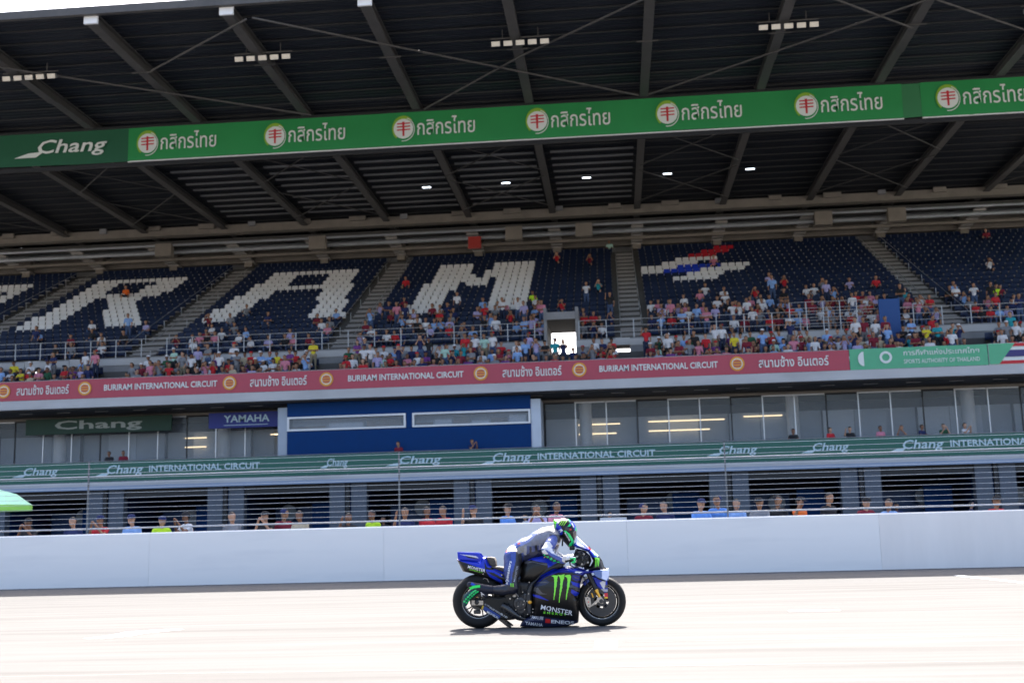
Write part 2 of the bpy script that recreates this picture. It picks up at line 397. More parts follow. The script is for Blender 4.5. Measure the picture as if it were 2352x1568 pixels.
# lounge (first floor)
BX0, BX1 = -16.84, -4.2           # blue box in the middle of the lounge
bb = part('blue_panel', m_navy, (BX0, BX1, 57.9, 58.05, 4.0, 6.34), (BX0, BX1, 57.9, 58.05, 7.08, 7.79))
part('blue_panel_mullion', m_navy, (-10.6, -10.3, 57.88, 58.04, 6.342, 7.078))
for x0, x1 in ((BX0+.02, -10.62), (-10.28, BX1-.02)):
    fr = part('slit_window', m_white, (x0, x1, 57.82, 57.98, 6.345, 6.44), (x0, x1, 57.82, 57.98, 6.98, 7.075), (x0, x0+.1, 57.82, 57.98, 6.441, 6.979), (x1-.1, x1, 57.82, 57.98, 6.441, 6.979))
    b = P(); b.box(x0+.1, x1-.1, 57.93, 57.95, 6.442, 6.978); b.build('pane', m_glass, fr)
    nb = 6 if x0 > -12 else 3
    for k in range(nb):
        xx = x0+.15+(x1-x0-.3)*k/nb; b = P(); b.box(xx, xx+(x1-x0)/nb*.86, 58.2, 58.24, 6.442, 6.6+.12*((k*7) % 3)); b.build('blind', m_blind if k % 2 else m_warmc, fr)
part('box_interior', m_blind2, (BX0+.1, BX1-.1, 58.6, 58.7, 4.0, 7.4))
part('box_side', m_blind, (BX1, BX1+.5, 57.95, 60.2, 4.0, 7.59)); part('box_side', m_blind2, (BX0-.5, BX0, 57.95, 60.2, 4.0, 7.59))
GY = 60.25
edges = [x for x in np.arange(XL, XR, 1.62)]
for i, x in enumerate(edges):
    x1 = x+1.62
    if x1 > BX0-.5 and x < BX1+.5: continue
    fr = part('window', m_alum if i % 3 else m_black, (x+.02, x+.075, GY, GY+.08, 4.0, 7.59), (x+.08, x1-.02, GY, GY+.08, 7.52, 7.59), (x+.08, x1-.02, GY, GY+.08, 4.0, 4.07))
    b = P(); b.box(x+.076, x1+.018, GY+.03, GY+.045, 4.075, 7.515); b.build('pane', m_glass, fr)
    if i % 3 != 2:
        b = P(); b.box(x+.03, x1, GY+1.1, GY+1.15, 4.0, 6.80); b.build('roller_blind', m_blind if (i*5) % 4 < 2 else m_blind2, fr)
    else:
        b = P(); b.box(x+.03, x1, GY+1.5, GY+1.55, 4.0, 6.84); b.build('roller_blind', m_blind2, fr)
for x in (-30.5, -21.2, -1.5, 9.3, 18.2, 27):
    b = P(); b.v += [];
    n = 20; vs = [(x+.33*math.cos(t*2*math.pi/n), GY+.6+.33*math.sin(t*2*math.pi/n), z) for z in (4.0, 7.7) for t in range(n)]
    b.add(vs, [(t, (t+1) % n, (t+1) % n+n, t+n) for t in range(n)]); b.build('column', m_white, gs, smooth=True)
for x0, x1, z in ((-23.5, -22.3, 6.45), (-23.5, -22.3, 5.95), (-18.7, -17.4, 6.5), (-17.9, -17.4, 6.15), (-1.9, .3, 6.45), (-1.9, .1, 5.95), (1.8, 5.8, 6.5), (1.8, 5.0, 6.0), (6.8, 8.8, 6.6)):
    b = P(); b.tube([(x0, GY+.9, z), (x1, GY+.9, z)], .035, 6); b.build('tube_light', m_warm, gs)
for x in (-28.4, -9, 24):
    pass
# red banner rail posts and balcony rail
def rail(name, x0, x1, y, z0, z1, nbar, step, m=m_alum, r=.022):
    b = P()
    for x in np.arange(x0, x1+.01, step): b.box(x-.02, x+.02, y-.02, y+.02, z0, z1)
    for k in range(nbar):
        z = z0+(z1-z0)*(k+1)/nbar; b.tube([(x0, y-.03, z), (x1, y-.03, z)], r, 6)
    return b.build(name, m, gs, smooth=True)
rail('balcony_railing', XL, XR, 57.12, 4.0, 5.06, 2, 2.11)
rail('terrace_railing', XL, XR, 57.12, 8.33, 9.36, 2, 2.11)

# ---------------------------------------------------------------- flat print helpers
def flat_text(s, x0, x1, z0, z1, y, m, parent, off=(0, 0, 0), bold=.0, shear=0., name='lettering', slope=None):
    V, F, _ = text_geo(s, bold, shear)
    b = MB(off); b.add([(x0+(x1-x0)*v[0], y, z0+(z1-z0)*v[1]) for v in V.tolist()], F); return b.build(name, m, parent)
def flat_disc(cx_, cz, rx, rz, y, m, parent, off, name='logo', a0=0, a1=360, r0=0.):
    b = MB(off); n = 36; t = [math.radians(a0+(a1-a0)*k/n) for k in range(n+1)]
    vs = [(cx_+rx*math.cos(q), y, cz+rz*math.sin(q)) for q in t]
    if r0: vs += [(cx_+r0*rx*math.cos(q), y, cz+r0*rz*math.sin(q)) for q in t]; fs = [(k, k+1, k+n+2, k+n+1) for k in range(n)]
    else: vs += [(cx_, y, cz)]; fs = [(k, k+1, n+1) for k in range(n)]
    b.add(vs, fs); return b.build(name, m, parent)
def banner(name, x0, x1, y, z0, z1, m, label, wav=.02, hem=None, seg=.6):
    """hanging printed sheet with slight waves, 1 cm thick"""
    o = empty(name, (x0, y, z0), label, 'banner', None)
    b = MB((x0, y, z0)); n = max(2, int((x1-x0)/seg)); vs = []; 
    rr = random.Random(int(x0*10)+int(z0))
    ph = [rr.random()*6 for _ in range(4)]
    def wy(x, q): return wav*(math.sin(x*2.1+ph[0])*.5+math.sin(x*.9+ph[1])+.6*math.sin(x*4.3+ph[2]))*(.2+.8*q)
    M = 6
    for i in range(n+1):
        x = x0+(x1-x0)*i/n
        for j in range(M+1):
            q = j/M; vs.append((x, y+wy(x, 1-q), z0+(z1-z0)*q+(wav*.8*math.sin(x*.5+ph[3])*(1-q))))
    k = len(vs); vs += [(a, c+.012, d) for a, c, d in vs]; fs = []
    for i in range(n):
        for j in range(M):
            a = i*(M+1)+j; q = (a, a+M+1, a+M+2, a+1); fs.append(q); fs.append(tuple(k+t for t in reversed(q)))
    b.add(vs, fs); b.build('banner_sheet', m, o, smooth='all')
    return o
def print_on(o, y, fn, *a, **k):
    pass
# Upper green banner ---------------------------------------------------------
m_green = mat('banner_green', (.015, .26, .065), .55, var=.06, vscale=.5)
m_dgreen = mat('banner_dark_green', (.008, .10, .045), .55, var=.06)
m_bgreen = mat('balcony_green', (.02, .125, .085), .5, var=.05)
m_print = mat('print_white', (.72, .76, .72), .6)
m_print_pale = mat('print_pale_blue', (.50, .66, .70), .6)
m_red = mat('print_red', (.55, .02, .03), .6)
m_lime = mat('print_lime', (.25, .45, .03), .6)
m_gold = mat('print_gold', (.75, .33, .03), .6)
Ygb, z0, z1 = 57.0, 21.02, 22.85
def kbank(o, X):
    off = tuple(o.location); yy = Ygb-.07
    cx_, cz = X+.72, (z0+z1)/2+.02
    flat_disc(cx_, cz, .60, .70, yy+.004, m_lime, o, off, a0=40, a1=230)
    flat_disc(cx_, cz-.05, .60, .66, yy-.004, m_print, o, off, a0=-100, a1=70, r0=.93)
    flat_disc(cx_, cz-.02, .52, .54, yy, m_print, o, off)
    for q in range(3):
        b = MB(off); zz = cz-.12+q*.17; b.add([(cx_-.34, yy-.006, zz), (cx_+.36, yy-.006, zz+.02), (cx_+.36, yy-.006, zz+.09), (cx_-.34, yy-.006, zz+.07)], [(0, 1, 2, 3)]); b.build('logo', m_red, o)
    b = MB(off); b.add([(cx_-.05, yy-.007, cz-.42), (cx_+.05, yy-.007, cz-.42), (cx_+.06, yy-.007, cz+.36), (cx_-.06, yy-.007, cz+.36)], [(0, 1, 2, 3)]); b.build('logo', m_red, o)
    flat_text('กสิกรไทย', X+1.45, X+4.5, cz-.42, cz+.55, yy-.003, m_print, o, off, bold=.006)
bn = banner('banner', XL, -25.36, Ygb, z0, z1, m_dgreen, 'dark green hanging roof banner with white brewery script at the far left', .03)
def chang(o, x0, x1, zc, h, yy, m, off):
    flat_text('Chang', x0+(x1-x0)*.12, x1, zc-h*.5, zc+h*.5, yy, m, o, off, bold=.014, shear=.22)
    b = MB(off); b.add([(x0-(x1-x0)*.18, yy-.002, zc-h*.45), (x0+(x1-x0)*.1, yy-.002, zc-h*.45), (x0+(x1-x0)*.2, yy-.002, zc-h*.15), (x0, yy-.002, zc-h*.2)], [(0, 1, 2, 3)]); b.build('logo', m, o)
xa = atY(55, 345, Ygb)[0]; 
chang(bn, xa+.3, xa+4.7, 21.93, 1.0, Ygb-.09, m_print, tuple(bn.location))
chang(bn, xa-6.4, xa-1.4, 21.93, 1.0, Ygb-.09, m_print, tuple(bn.location))
seamX = atY(2092, 210, Ygb)[0]
bn = banner('banner', -25.35, seamX-.45, Ygb, z0, z1, m_green, 'long bright green bank banner hanging across the middle of the roof', .035)
for u, v in ((290, 330), (582, 310), (876, 290), (1182, 275), (1480, 258), (1798, 240)):
    kbank(bn, atY(u+20, v, Ygb)[0])
b = MB(tuple(bn.location)); b.box(-25.35, seamX-.45, Ygb-.05, Ygb+.05, z0-.07, z0-.01); b.build('hem', m_white, bn)
m_green2 = mat('banner_green_patch', (.03, .19, .07), .6)
bn2 = banner('banner', seamX-.44, seamX+.46, Ygb+.03, z0+.04, z1-.02, m_green2, 'narrow paler green patch joining the two bright green roof banners', .02)
bn3 = banner('banner', seamX+.47, XR, Ygb, z0, z1, m_green, 'right hand bright green bank banner under the roof past the pale joining patch', .035)
for u, v in ((2122, 218), (2440, 200)): kbank(bn3, atY(u+20, v, Ygb)[0])
b = MB(tuple(bn3.location)); b.box(seamX+.47, XR, Ygb-.05, Ygb+.05, z0-.07, z0-.01); b.build('hem', m_white, bn3)
bt = P(); bt.box(XL, XR, Ygb-.06, Ygb+.1, z0-.30, z0-.10); bt.box(XL, XR, Ygb-.05, Ygb+.08, z1+.02, z1+.14); bt.build('banner_beam', m_black, gs)
# Red banner -----------------------------------------------------------------
m_bred = mat('banner_red', (.44, .055, .085), .5, var=.05)
xr_end = atY(1950, 820, 57)[0]; xg_end = atY(2268, 805, 57)[0]
rb = banner('banner', XL, xr_end, 57.0, 8.34, 9.33, m_bred, 'long crimson banner with white lettering and round orange emblems along the terrace', .006)
off = tuple(rb.location)
for k, u in enumerate((10, 196, 528, 750, 1104, 1330, 1692)):
    cx_ = atY(u, 880-u*.037, 57)[0]
    flat_disc(cx_, 8.86, .36, .36, 56.96, m_gold, rb, off, 'emblem'); flat_disc(cx_, 8.86, .27, .27, 56.955, m_print, rb, off, 'emblem', r0=.85)
    for q in (-1, 0, 1):
        b = MB(off); b.add([(cx_-.18, 56.95, 8.83+q*.13), (cx_+.18, 56.95, 8.83+q*.13), (cx_+.18, 56.95, 8.89+q*.13), (cx_-.18, 56.95, 8.89+q*.13)], [(0, 1, 2, 3)]); b.build('emblem', m_bred, rb)
ts = [(40, 160, 1), (240, 500, 0), (575, 705, 1), (800, 1065, 0), (1155, 1290, 1), (1378, 1650, 0), (1745, 1905, 1), (-220, -40, 0)]
for a, c, kind in ts:
    xa = atY(a, 880, 57)[0]; xb = atY(c, 860, 57)[0]
    if kind: flat_text('สนามช้าง อินเตอร์', xa, xb, 8.62, 9.16, 56.955, m_print, rb, off, bold=.012)
    else: flat_text('BURIRAM INTERNATIONAL CIRCUIT', xa, xb, 8.70, 9.02, 56.955, m_print, rb, off, bold=.02)
m_lgreen = mat('banner_pale_green', (.09, .42, .22), .5, var=.05)
lb = banner('banner', xr_end+.03, xg_end, 57.0, 8.34, 9.36, m_lgreen, 'mint green banner with two lines of white lettering right of the crimson banner', .006)
off = tuple(lb.location)
flat_text('การกีฬาแห่งประเทศไทย', xr_end+2.6, xr_end+6.2, 8.95, 9.25, 56.955, m_print, lb, off, bold=.01)
flat_text('SPORTS AUTHORITY OF THAILAND', xr_end+2.6, xr_end+6.2, 8.55, 8.76, 56.955, m_print, lb, off, bold=.01)
flat_disc(xr_end+1.75, 8.9, .3, .3, 56.955, m_print, lb, off, r0=.6); flat_disc(xr_end+.7, 8.86, .28, .36, 56.955, m_print, lb, off, a0=90, a1=270)
m_fblue = mat('flag_blue', (.04, .035, .16), .6)
fb = banner('banner', xg_end+.03, XR, 57.0, 8.34, 9.38, m_print, 'red white and blue striped national flag banner at the right end of the terrace', .006)
off = tuple(fb.location); xe = xg_end+6.5
for a, c, m in ((8.36, 8.52, m_red), (9.2, 9.36, m_red), (8.7, 9.03, m_fblue)):
    b = MB(off); b.add([(xg_end+.4, 56.965, a), (XR, 56.965, a), (XR, 56.965, c), (xg_end+.4, 56.965, c)], [(0, 1, 2, 3)]); b.build('stripe', m, fb)
b = MB(off); b.add([(xg_end+.04, 56.96, 8.36), (xg_end+.5, 56.96, 8.36), (xg_end+1.3, 56.96, 9.36), (xg_end+.04, 56.96, 9.36)], [(0, 1, 2, 3)]); b.build('stripe', m_lgreen, fb)
# Balcony banner -------------------------------------------------------------
cb = banner('banner', XL, XR, 57.0, 4.02, 5.02, m_bgreen, 'dark green banner with pale circuit lettering along the lounge balcony', .006)
off = tuple(cb.location)
def bx(u, z=4.5): return atY(u, 1085-u*.031, 57)[0]
for a, c in ((45, 135), (745, 800), (905, 1015), (1640, 1740), (1855, 1950)): chang(cb, bx(a), bx(c), 4.58, .5, 56.955, m_print_pale, off)
for a in (235, 1120, 2060):
    xa = bx(a); chang(cb, xa, xa+2.2, 4.55, .58, 56.955, m_print_pale, off)
    flat_text('INTERNATIONAL CIRCUIT', xa+2.5, xa+8.3, 4.45, 4.77, 56.955, m_print_pale, cb, off, bold=.02)
# lounge signs ---------------------------------------------------------------
def sign(x0, x1, y, z0, z1, m, txt, mt, label, tz=(.3, .8), second=False):
    o = empty('sign', (x0, y, z0), label, 'sign'); b = MB((x0, y, z0)); b.bbox(x0, x1, y-.05, y+.05, z0, z1, .015); b.build('sign_board', m, o)
    h = z1-z0; flat_text(txt, x0+(x1-x0)*.2, x1-(x1-x0)*.2, z0+h*tz[0], z0+h*tz[1], y-.055, mt, o, (x0, y, z0), bold=.02)
    if second:
        b = MB((x0, y, z0)); b.box(x0+(x1-x0)*.2, x1-(x1-x0)*.22, y-.058, y-.054, z0+h*.16, z0+h*.2); b.build('underline', mt, o)
    return o
sign(atY(480, 960, 59.3)[0], BX0-.52, 59.3, 6.75, 7.58, mat('sign_blue', (.008, .02, .22), .5), 'YAMAHA', m_print_pale, 'dark blue sign with pale lettering beside the blue lounge wall', (.36, .82), True)
sg = sign(atY(60, 980, 59.5)[0], atY(395, 970, 59.5)[0], 59.5, 6.75, 7.6, mat('dimmed_sign_green', (.006, .04, .02), .6), 'Chang', mat('dim_print', (.34, .36, .32), .6), 'green sign with white brewery script hanging in front of the lounge windows', (.12, .85))  # green and print dimmed in colour, as if behind the glass
# ---------------------------------------------------------------- terraces, seats, aisles
NROW = 21; RUN = .95; RISE = .472; UY, UZ = 64.5, 11.83
AIS = [(-53.0, .7), (-40.2, .75), (-27.8, .75), (-15.6, .75), (1.2, .62), (19.0, .75), (34.5, .75)]
VX = -2.75                                        # doorway of the tunnel
GAPS = [(VX-.8, VX+.8)]
def inais(x, pad=0): return any(abs(x-a) < w_+pad for a, w_ in AIS)
# terrace steps of the upper tier: one long part per row
for r in range(NROW):
    y = UY+r*RUN; z = UZ+(r-1)*RISE
    q = [(XL, VX-.8), (VX+.8, XR)] if r < 4 else [(XL, XR)]
    part('terrace_step', m_tread, *[(a, c, y-.25, y+RUN-.252, z-.30, z) for a, c in q])
# lower tier
LY, LZ = 58.9, 8.32
for r in range(1, 5):
    y = LY+r*.9; z = 8.30+r*.54
    part('lower_terrace_step', m_tread, (XL, XR, y-.2, y+.69 if r < 4 else 63.2, 8.295, z))
# cross wall and walkway
segs = [(XL, -34.0), (-33.1, -31.3), (-30.5, VX-.8), (VX+.8, 0.25), (1.05, 9.75), (10.5, 24.0), (24.9, XR)]
for i, (a, c) in enumerate(segs):
    part('cross_wall', m_dconc, (a, c, 63.2, 63.4, 9.6, 10.95)); part('cross_wall_band', m_conc, (a, c, 63.15, 63.4, 10.951, 11.32))
    part('cross_wall_coping', m_dconc, (a, c, 63.19, 63.42, 11.322, 11.40))
for x0, x1 in ((-34.0, -33.1), (-31.3, -30.5), (.25, 1.05), (9.75, 10.5), (24.0, 24.9)):
    part('cross_wall_lintel', m_conc, (x0, x1, 63.2, 63.4, 11.0, 11.4)); part('cross_wall_sill', m_conc, (x0, x1, 63.2, 63.4, 9.6, 10.35))
part('walkway', m_dconc, (XL, VX-.8, 63.41, 64.24, 11.1, 11.33), (VX+.8, XR, 63.41, 64.24, 11.1, 11.33))
# tunnel
part('tunnel_side', m_dconc, (VX-.98, VX-.802, 63.42, 68.2, 9.6, 13.3), (VX+.802, VX+.98, 63.42, 68.2, 9.6, 13.3))
part('tunnel_ceiling', m_dark, (VX-.8, VX+.8, 63.45, 68.2, 12.62, 12.8))
part('tunnel_header', m_dconc, (VX-.8, VX+.8, 63.2, 63.4, 12.58, 13.0))
rail('walkway_railing', XL, VX-1.0, 63.3, 11.4, 12.45, 3, 1.52, m_galv, .02)
rail('walkway_railing', VX+1.0, XR, 63.3, 11.4, 12.45, 3, 1.52, m_galv, .02)
# second set of rails on the right, around the stair head
rail('stair_head_railing', 9.8, 14.2, 62.9, 11.2, 12.9, 5, .9, m_galv, .016)
part('blue_screen', mat('screen_blue', (.01, .07, .26), .6), (14.6, 15.7, 62.95, 63.1, 10.2, 12.9))
# aisles: rows of pale steps
stm = {}
for a, w_ in AIS:
    for r in range(NROW):
        if w_ not in stm:
            b = MB(); b.box(-w_, w_, -.30, .14, -.05, .012); b.box(-w_, w_, .141, .50, -.05, .20); stm[w_] = b.mesh('aisle_step', m_stepc)
        link_mesh('aisle_step', stm[w_], gs, (a, UY+r*RUN-57-.02, UZ+(r-1)*RISE))
    for s in (-1, 1):
        b = P(); b.tube([(a+s*w_, UY, UZ+.55), (a+s*w_, UY+NROW*RUN-1, UZ+(NROW-1)*RISE+.1)], .02, 5)
        for r in range(0, NROW, 3): b.tube([(a+s*w_, UY+r*RUN+.1, UZ+(r-1)*RISE), (a+s*w_, UY+r*RUN+.1, UZ+r*RISE+.16)], .018, 5)
        b.build('aisle_handrail', m_galv, gs)
# seats
LET = {  # row -> [(x0,x1,colour)]
}
def span(r, x0, x1, c='w'): LET.setdefault(r, []).append((x0, x1, c))
for r in range(6, 18):
    t = (r-6)/11
    span(r, -38.6+.4*t, -36.5+.5*t)
    if r in (17,): span(r, -38.2, -31.5)
    elif r == 13: span(r, -38.3, -31.6)
    elif r in (14, 15, 16): span(r, -33.6+.1*(r-14), -31.2-(.1 if r == 16 else 0))
    elif r < 13: span(r, -35.3+(12-r)*.42, -33.0+(12-r)*.42)
    span(r, -26.3+.15*(r-6), -24.2+.15*(r-6)); span(r, -19.0-.13*(r-6), -17.0-.13*(r-6))
    if r in (17, 13): span(r, -25.2 if r == 13 else -24.6, -17.9 if r == 13 else -18.6)
    span(r, -13.1+.09*(r-6), -10.9+.09*(r-6)); span(r, -7.6, -5.35)
    if r >= 12: span(r, -12.2+(17-r)*.50, -10.7+(17-r)*.48); span(r, -8.0-(17-r)*.30, -6.6-(17-r)*.36)
    span(r, -44.2, -43.3) if r < 16 else span(r, -47, -43.2)
for r, x0, x1, c in ((19, 8.0, 9.2, 'r'), (18, 6.9, 8.5, 'r'), (17, 5.7, 7.9, 'r'), (16, 4.7, 7.5, 'w'), (15, 3.6, 6.4, 'w'), (14, 2.5, 5.0, 'w'), (14, 5.0, 7.6, 'b'), (14, 7.8, 9.9, 'w'), (13, 1.95, 3.7, 'w'), (13, 3.7, 6.2, 'b'), (13, 6.2, 9.3, 'w'), (12, 5.1, 7.9, 'w'), (11, 4.1, 7.0, 'w')):
    span(r, x0, x1, c)
m_seat = mat('seat_navy', (.008, .018, .055), .35, var=.15, vscale=.4)
m_seatw = mat('seat_white', (.80, .80, .80), .4, var=.05)
m_seatr = mat('seat_red', (.5, .015, .03), .4)
m_seatb = mat('seat_blue', (.01, .05, .55), .4)
CM = {'n': 0, 'w': 1, 'r': 2, 'b': 3}
def seat_geo(b, x, y, z, mi):
    # shell seat: curved back of 3 slats wide strip + folded pan
    w2 = .232
    vs = [(x-w2, y, z+.36), (x+w2, y, z+.36), (x+w2, y+.05, z+.42), (x-w2, y+.05, z+.42),
          (x-w2, y+.36, z+.40), (x+w2, y+.36, z+.40), (x+w2*.96, y+.43, z+.56), (x-w2*.96, y+.43, z+.56), (x+w2*.85, y+.47, z+.80), (x-w2*.85, y+.47, z+.80),
          (x+w2*.8, y+.50, z+.80), (x-w2*.8, y+.50, z+.80), (x+w2, y+.40, z+.36), (x-w2, y+.40, z+.36)]
    fs = [(0, 1, 2, 3), (3, 2, 5, 4), (4, 5, 6, 7), (7, 6, 8, 9), (9, 8, 10, 11), (11, 10, 12, 13), (13, 12, 1, 0), (3, 4, 13, 0), (2, 1, 12, 5), (4, 7, 13), (6, 5, 12), (7, 9, 11, 13), (8, 6, 12, 10)]
    b.add(vs, fs, mi)
SEATS = []   # (x, y, z, colour, tier, row)
for r in range(4):
    y = LY+(r)*.9+.15; z = 8.30+r*.54
    for x in np.arange(-36, 27, .5):
        if inais(x, .15) or abs(x-VX) < 1.3 and r == 3: continue
        SEATS.append((x, y, z, 'n', 0, r))
for r in range(NROW):
    y = UY+r*RUN+.12; z = UZ+(r-1)*RISE
    lo = -40-r*.5; hi = 24+r*.33
    for x in np.arange(math.floor(lo), hi, .5):
        if inais(x, .25) or (abs(x-VX) < 1.25 and r < 4): continue
        c = 'n'
        for a, d, cc in LET.get(r, []):
            if a <= x <= d: c = cc
        SEATS.append((x, y, z, c, 1, r))
mb = MB(); seat_geo(mb, 0, 0, 0, 0); sme = mb.mesh('seat', m_seat)
near = sorted([s for s in SEATS if s[5] < 4], key=lambda s: (s[4], s[5], abs(s[0]+6)))
singles = set(id(s) for s in near[:300])
big = MB((0, 57, 0))
for s in SEATS:
    if id(s) in singles: link_mesh('seat', sme, gs, (s[0], s[1]-57, s[2]))
    else: seat_geo(big, s[0], s[1], s[2], CM[s[3]])
o = big.build('seat_rows', [m_seat, m_seatw, m_seatr, m_seatb], gs); o['kind'] = 'stuff'

# ---------------------------------------------------------------- roof
m_purl = mat('purlin_steel', (.032, .032, .034), .6)
ZR = 22.9
RX = [-3.75+5.95*k for k in range(-9, 8)]
def yfront(x): return 44.45+.012*(x+14)**2*.08+max(0, x+20)*.012
corr = None
yr = list(np.arange(44.6, 94, 5.2))
for i in range(len(RX)-1):
    for j in range(len(yr)-1):
        if corr is None:
            b = MB(); n = 26; L = 5.2; vs = []; fs = []
            for q in range(n+1):
                y = (L-.02)*q/n; dz = .0 if q % 2 else .06
                vs += [(0.02, y, dz), (5.93, y, dz)]
            for q in range(n): fs.append((2*q, 2*q+1, 2*q+3, 2*q+2))
            k = len(vs); vs += [(a, c, d+.02) for a, c, d in vs]
            for q in range(n): fs.append((k+2*q+2, k+2*q+3, k+2*q+1, k+2*q))
            b.add(vs, fs); corr = b.mesh('roof_sheet', m_roof)
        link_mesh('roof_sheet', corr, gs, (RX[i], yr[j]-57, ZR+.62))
tops = []
for x in RX:
    yf = 44.5
    b = P(); h = .34
    # I-section rafter, tapering to the front
    for z0_, z1_, ww in ((ZR+.5, ZR+.55, .17), (ZR+.05, ZR+.1, .22)): b.box(x-ww, x+ww, yf+.05, 85.8, z0_, z1_)
    b.box(x-.02, x+.02, yf+.06, 85.8, ZR+.1, ZR+.5)
    b.box(x-.225, x+.225, yf+.05, 53, ZR-.02, ZR+.047)
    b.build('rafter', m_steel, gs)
    part('sun_leak_cover', m_roof, (x-.12, x+.14, 44.45, 90, ZR+.705, ZR+.73))  # added strip over the sheet gap, keeps leaking sun off the rafters
    part('rafter_end_plate', m_white, (x-.30, x+.30, yf-.07, yf+.045, ZR-.02, ZR+.56))
    part('splice_plate', m_black, (x-.24, x+.24, 49.9, 51.1, ZR+.0, ZR+.045))
    part('hanging_bracket', m_steel, (x-.5, x+.5, 49.82, 49.88, ZR-.06, ZR-.0))
part('roof_edge_beam', m_steel, (XL, XR, 44.2, 44.42, ZR+.3, ZR+.64))
for y in np.arange(46.0, 85, 1.3):
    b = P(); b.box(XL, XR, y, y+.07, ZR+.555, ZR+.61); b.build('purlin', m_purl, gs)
m_palestrip = mat('pale_strip', (.20, .20, .21), .6, var=.15)  # opaque pale grey strips under the rear roof sheets
for (a, c) in ((-20.9, -15.9), (-15.2, -10.2), (-9.2, -4.2), (-3.2, 1.8), (-26.8, -21.8)):
    for y in np.arange(66, 77, 1.3):
        if (a > -16 and y > 68) or y > 70 or True: part('pale_roof_strip', m_palestrip, (a, c, y+.35, y+.62, ZR+.50, ZR+.552))
# bracing rods
def rod(p, q, r=.05):
    b = P(); b.tube([p, q], r, 6); b.build('bracing_rod', m_steel, gs, smooth=True)
zb = ZR-.12
rod((-14.6, 44.7, zb), (1.9, 56.3, zb)); rod((13.9, 47.2, zb), (2.4, 56.3, zb)); rod((-15.2, 56.4, zb), (-27.7, 48.0, zb))
rod((-14.9, 44.8, zb), (-21, 49.5, zb)); rod((-3.7, 50.5, zb), (2.3, 45, zb)); rod((-9.2, 56.5, zb), (-3.7, 50.5, zb)); rod((14.3, 47.2, zb), (26, 56.2, zb)); rod((8.2, 45, zb), (14, 50, zb))
for y0 in (61, 69):
    for k in range(2, len(RX)-2, 2): rod((RX[k], y0, zb), (RX[k+1], y0+7, zb), .035); rod((RX[k+1], y0, zb), (RX[k], y0+7, zb), .035)
# rear girders and back wall
part('rear_girder', m_warmc, (XL, XR, 78.6, 79.0, 22.75, 23.3)); part('rear_girder_flange', m_warmc, (XL, XR, 78.45, 79.15, 22.66, 22.745))
part('rear_duct', m_steel, (XL, XR, 80.2, 80.8, 22.3, 22.7)); 
for z, y, r in ((22.25, 79.6, .10), (21.95, 80.6, .16), (21.75, 82.0, .12), (22.4, 81.8, .14)):
    b = P(); b.tube([(XL, y, z), (XR, y, z)], r, 10); b.build('pipe', m_galv if z > 21.8 else m_warmc, gs, smooth=True)
part('rear_walkway', m_tread, (XL, XR, 84.2, 86.2, 20.9, 21.27))  # added filler behind the last row, stops light leaking in
part('back_wall', m_warmc, (XL, XR, 86.0, 86.3, 21.0, 24.0))
part('back_wall_band', m_dconc, (XL, XR, 85.7, 85.99, 21.3, 22.0)); part('back_wall_beam', m_warmc, (XL, XR, 84.6, 85.0, 21.85, 22.2))
m_litraft = mat('lit_rafter_steel', (.36, .335, .30), .6, var=.15)  # pale bars below: light on the rear rafters put into the colour
for x in RX:
    b = P(); 
    for q in range(9): b.box(x-.42, x+.42, 79.6+q*.62, 80.0+q*.62, ZR-.75-q*.06, ZR-.62-q*.06)
    b.build('lit_rafter_bar', m_litraft, gs)
    part('rear_column', m_warmc, (x-.3, x+.3, 84.0, 84.55, 21.4, 23.3))
for k, x in enumerate(np.arange(XL+3, XR-2, 3.7)):
    part('speaker_box', m_warmc if k % 3 else m_dconc, (x, x+.5+.35*(k % 3), 78.2, 78.4, 23.0+.05*(k % 2), 23.34))
for k, x in enumerate((-33, -21.5, -7.2, -2.2, 14.5, 19.5, 30)):
    part('equipment_box', m_warmc, (x, x+1.2, 79.2, 79.8, 21.35, 22.3))
part('red_case', mat('red_case', (.4, .03, .02), .6), (-9.9, -9.0, 79.4, 79.8, 20.9, 21.75))
# floodlight banks hanging in front
m_lampg = mat('lamp_glass', (.75, .70, .6), .25, coat=.6)
for k, (u, v) in enumerate(((70, 175), (605, 130), (1195, 95), (1810, 57), (2420, 20))):
    x, y, z = atZ(u, v, 22.75)
    lab = ['leftmost floodlight bank under the roof, cut by the picture edge', 'floodlight bank under the roof, second from the left', 'floodlight bank under the roof nearest the picture middle', 'floodlight bank under the roof at the upper right', 'floodlight bank under the roof beyond the right edge'][k]
    o = empty('floodlight_bank', (x, y, z), lab, 'floodlight', 'floodlight banks hanging under the roof front')
    b = MB(); b.tube([(-1.35, 0, .18), (1.35, 0, .18)], .035, 8)
    for s in (-.8, .8): b.tube([(s, 0, .18), (s, 0, .6)], .025, 6)
    b.build('hanger_bar', m_steel, o)
    for q in range(5):
        b = MB(); cxq = -1.1+q*.55; vs = [(cxq-.2, -.19, -.02), (cxq+.2, -.19, -.02), (cxq+.2, -.12, -.24), (cxq-.2, -.12, -.24), (cxq-.14, .12, .08), (cxq+.14, .12, .08), (cxq+.14, .14, -.1), (cxq-.14, .14, -.1)]
        b.add(vs, [(4, 5, 1, 0), (5, 6, 2, 1), (6, 7, 3, 2), (7, 4, 0, 3), (7, 6, 5, 4)]); h_ = b.build('lamp_housing', m_alum, o)
        b = MB(); b.add([(cxq-.19, -.192, -.03), (cxq+.19, -.192, -.03), (cxq+.19, -.124, -.235), (cxq-.19, -.124, -.235)], [(3, 2, 1, 0)]); b.build('lamp_glass', m_lampg, h_)
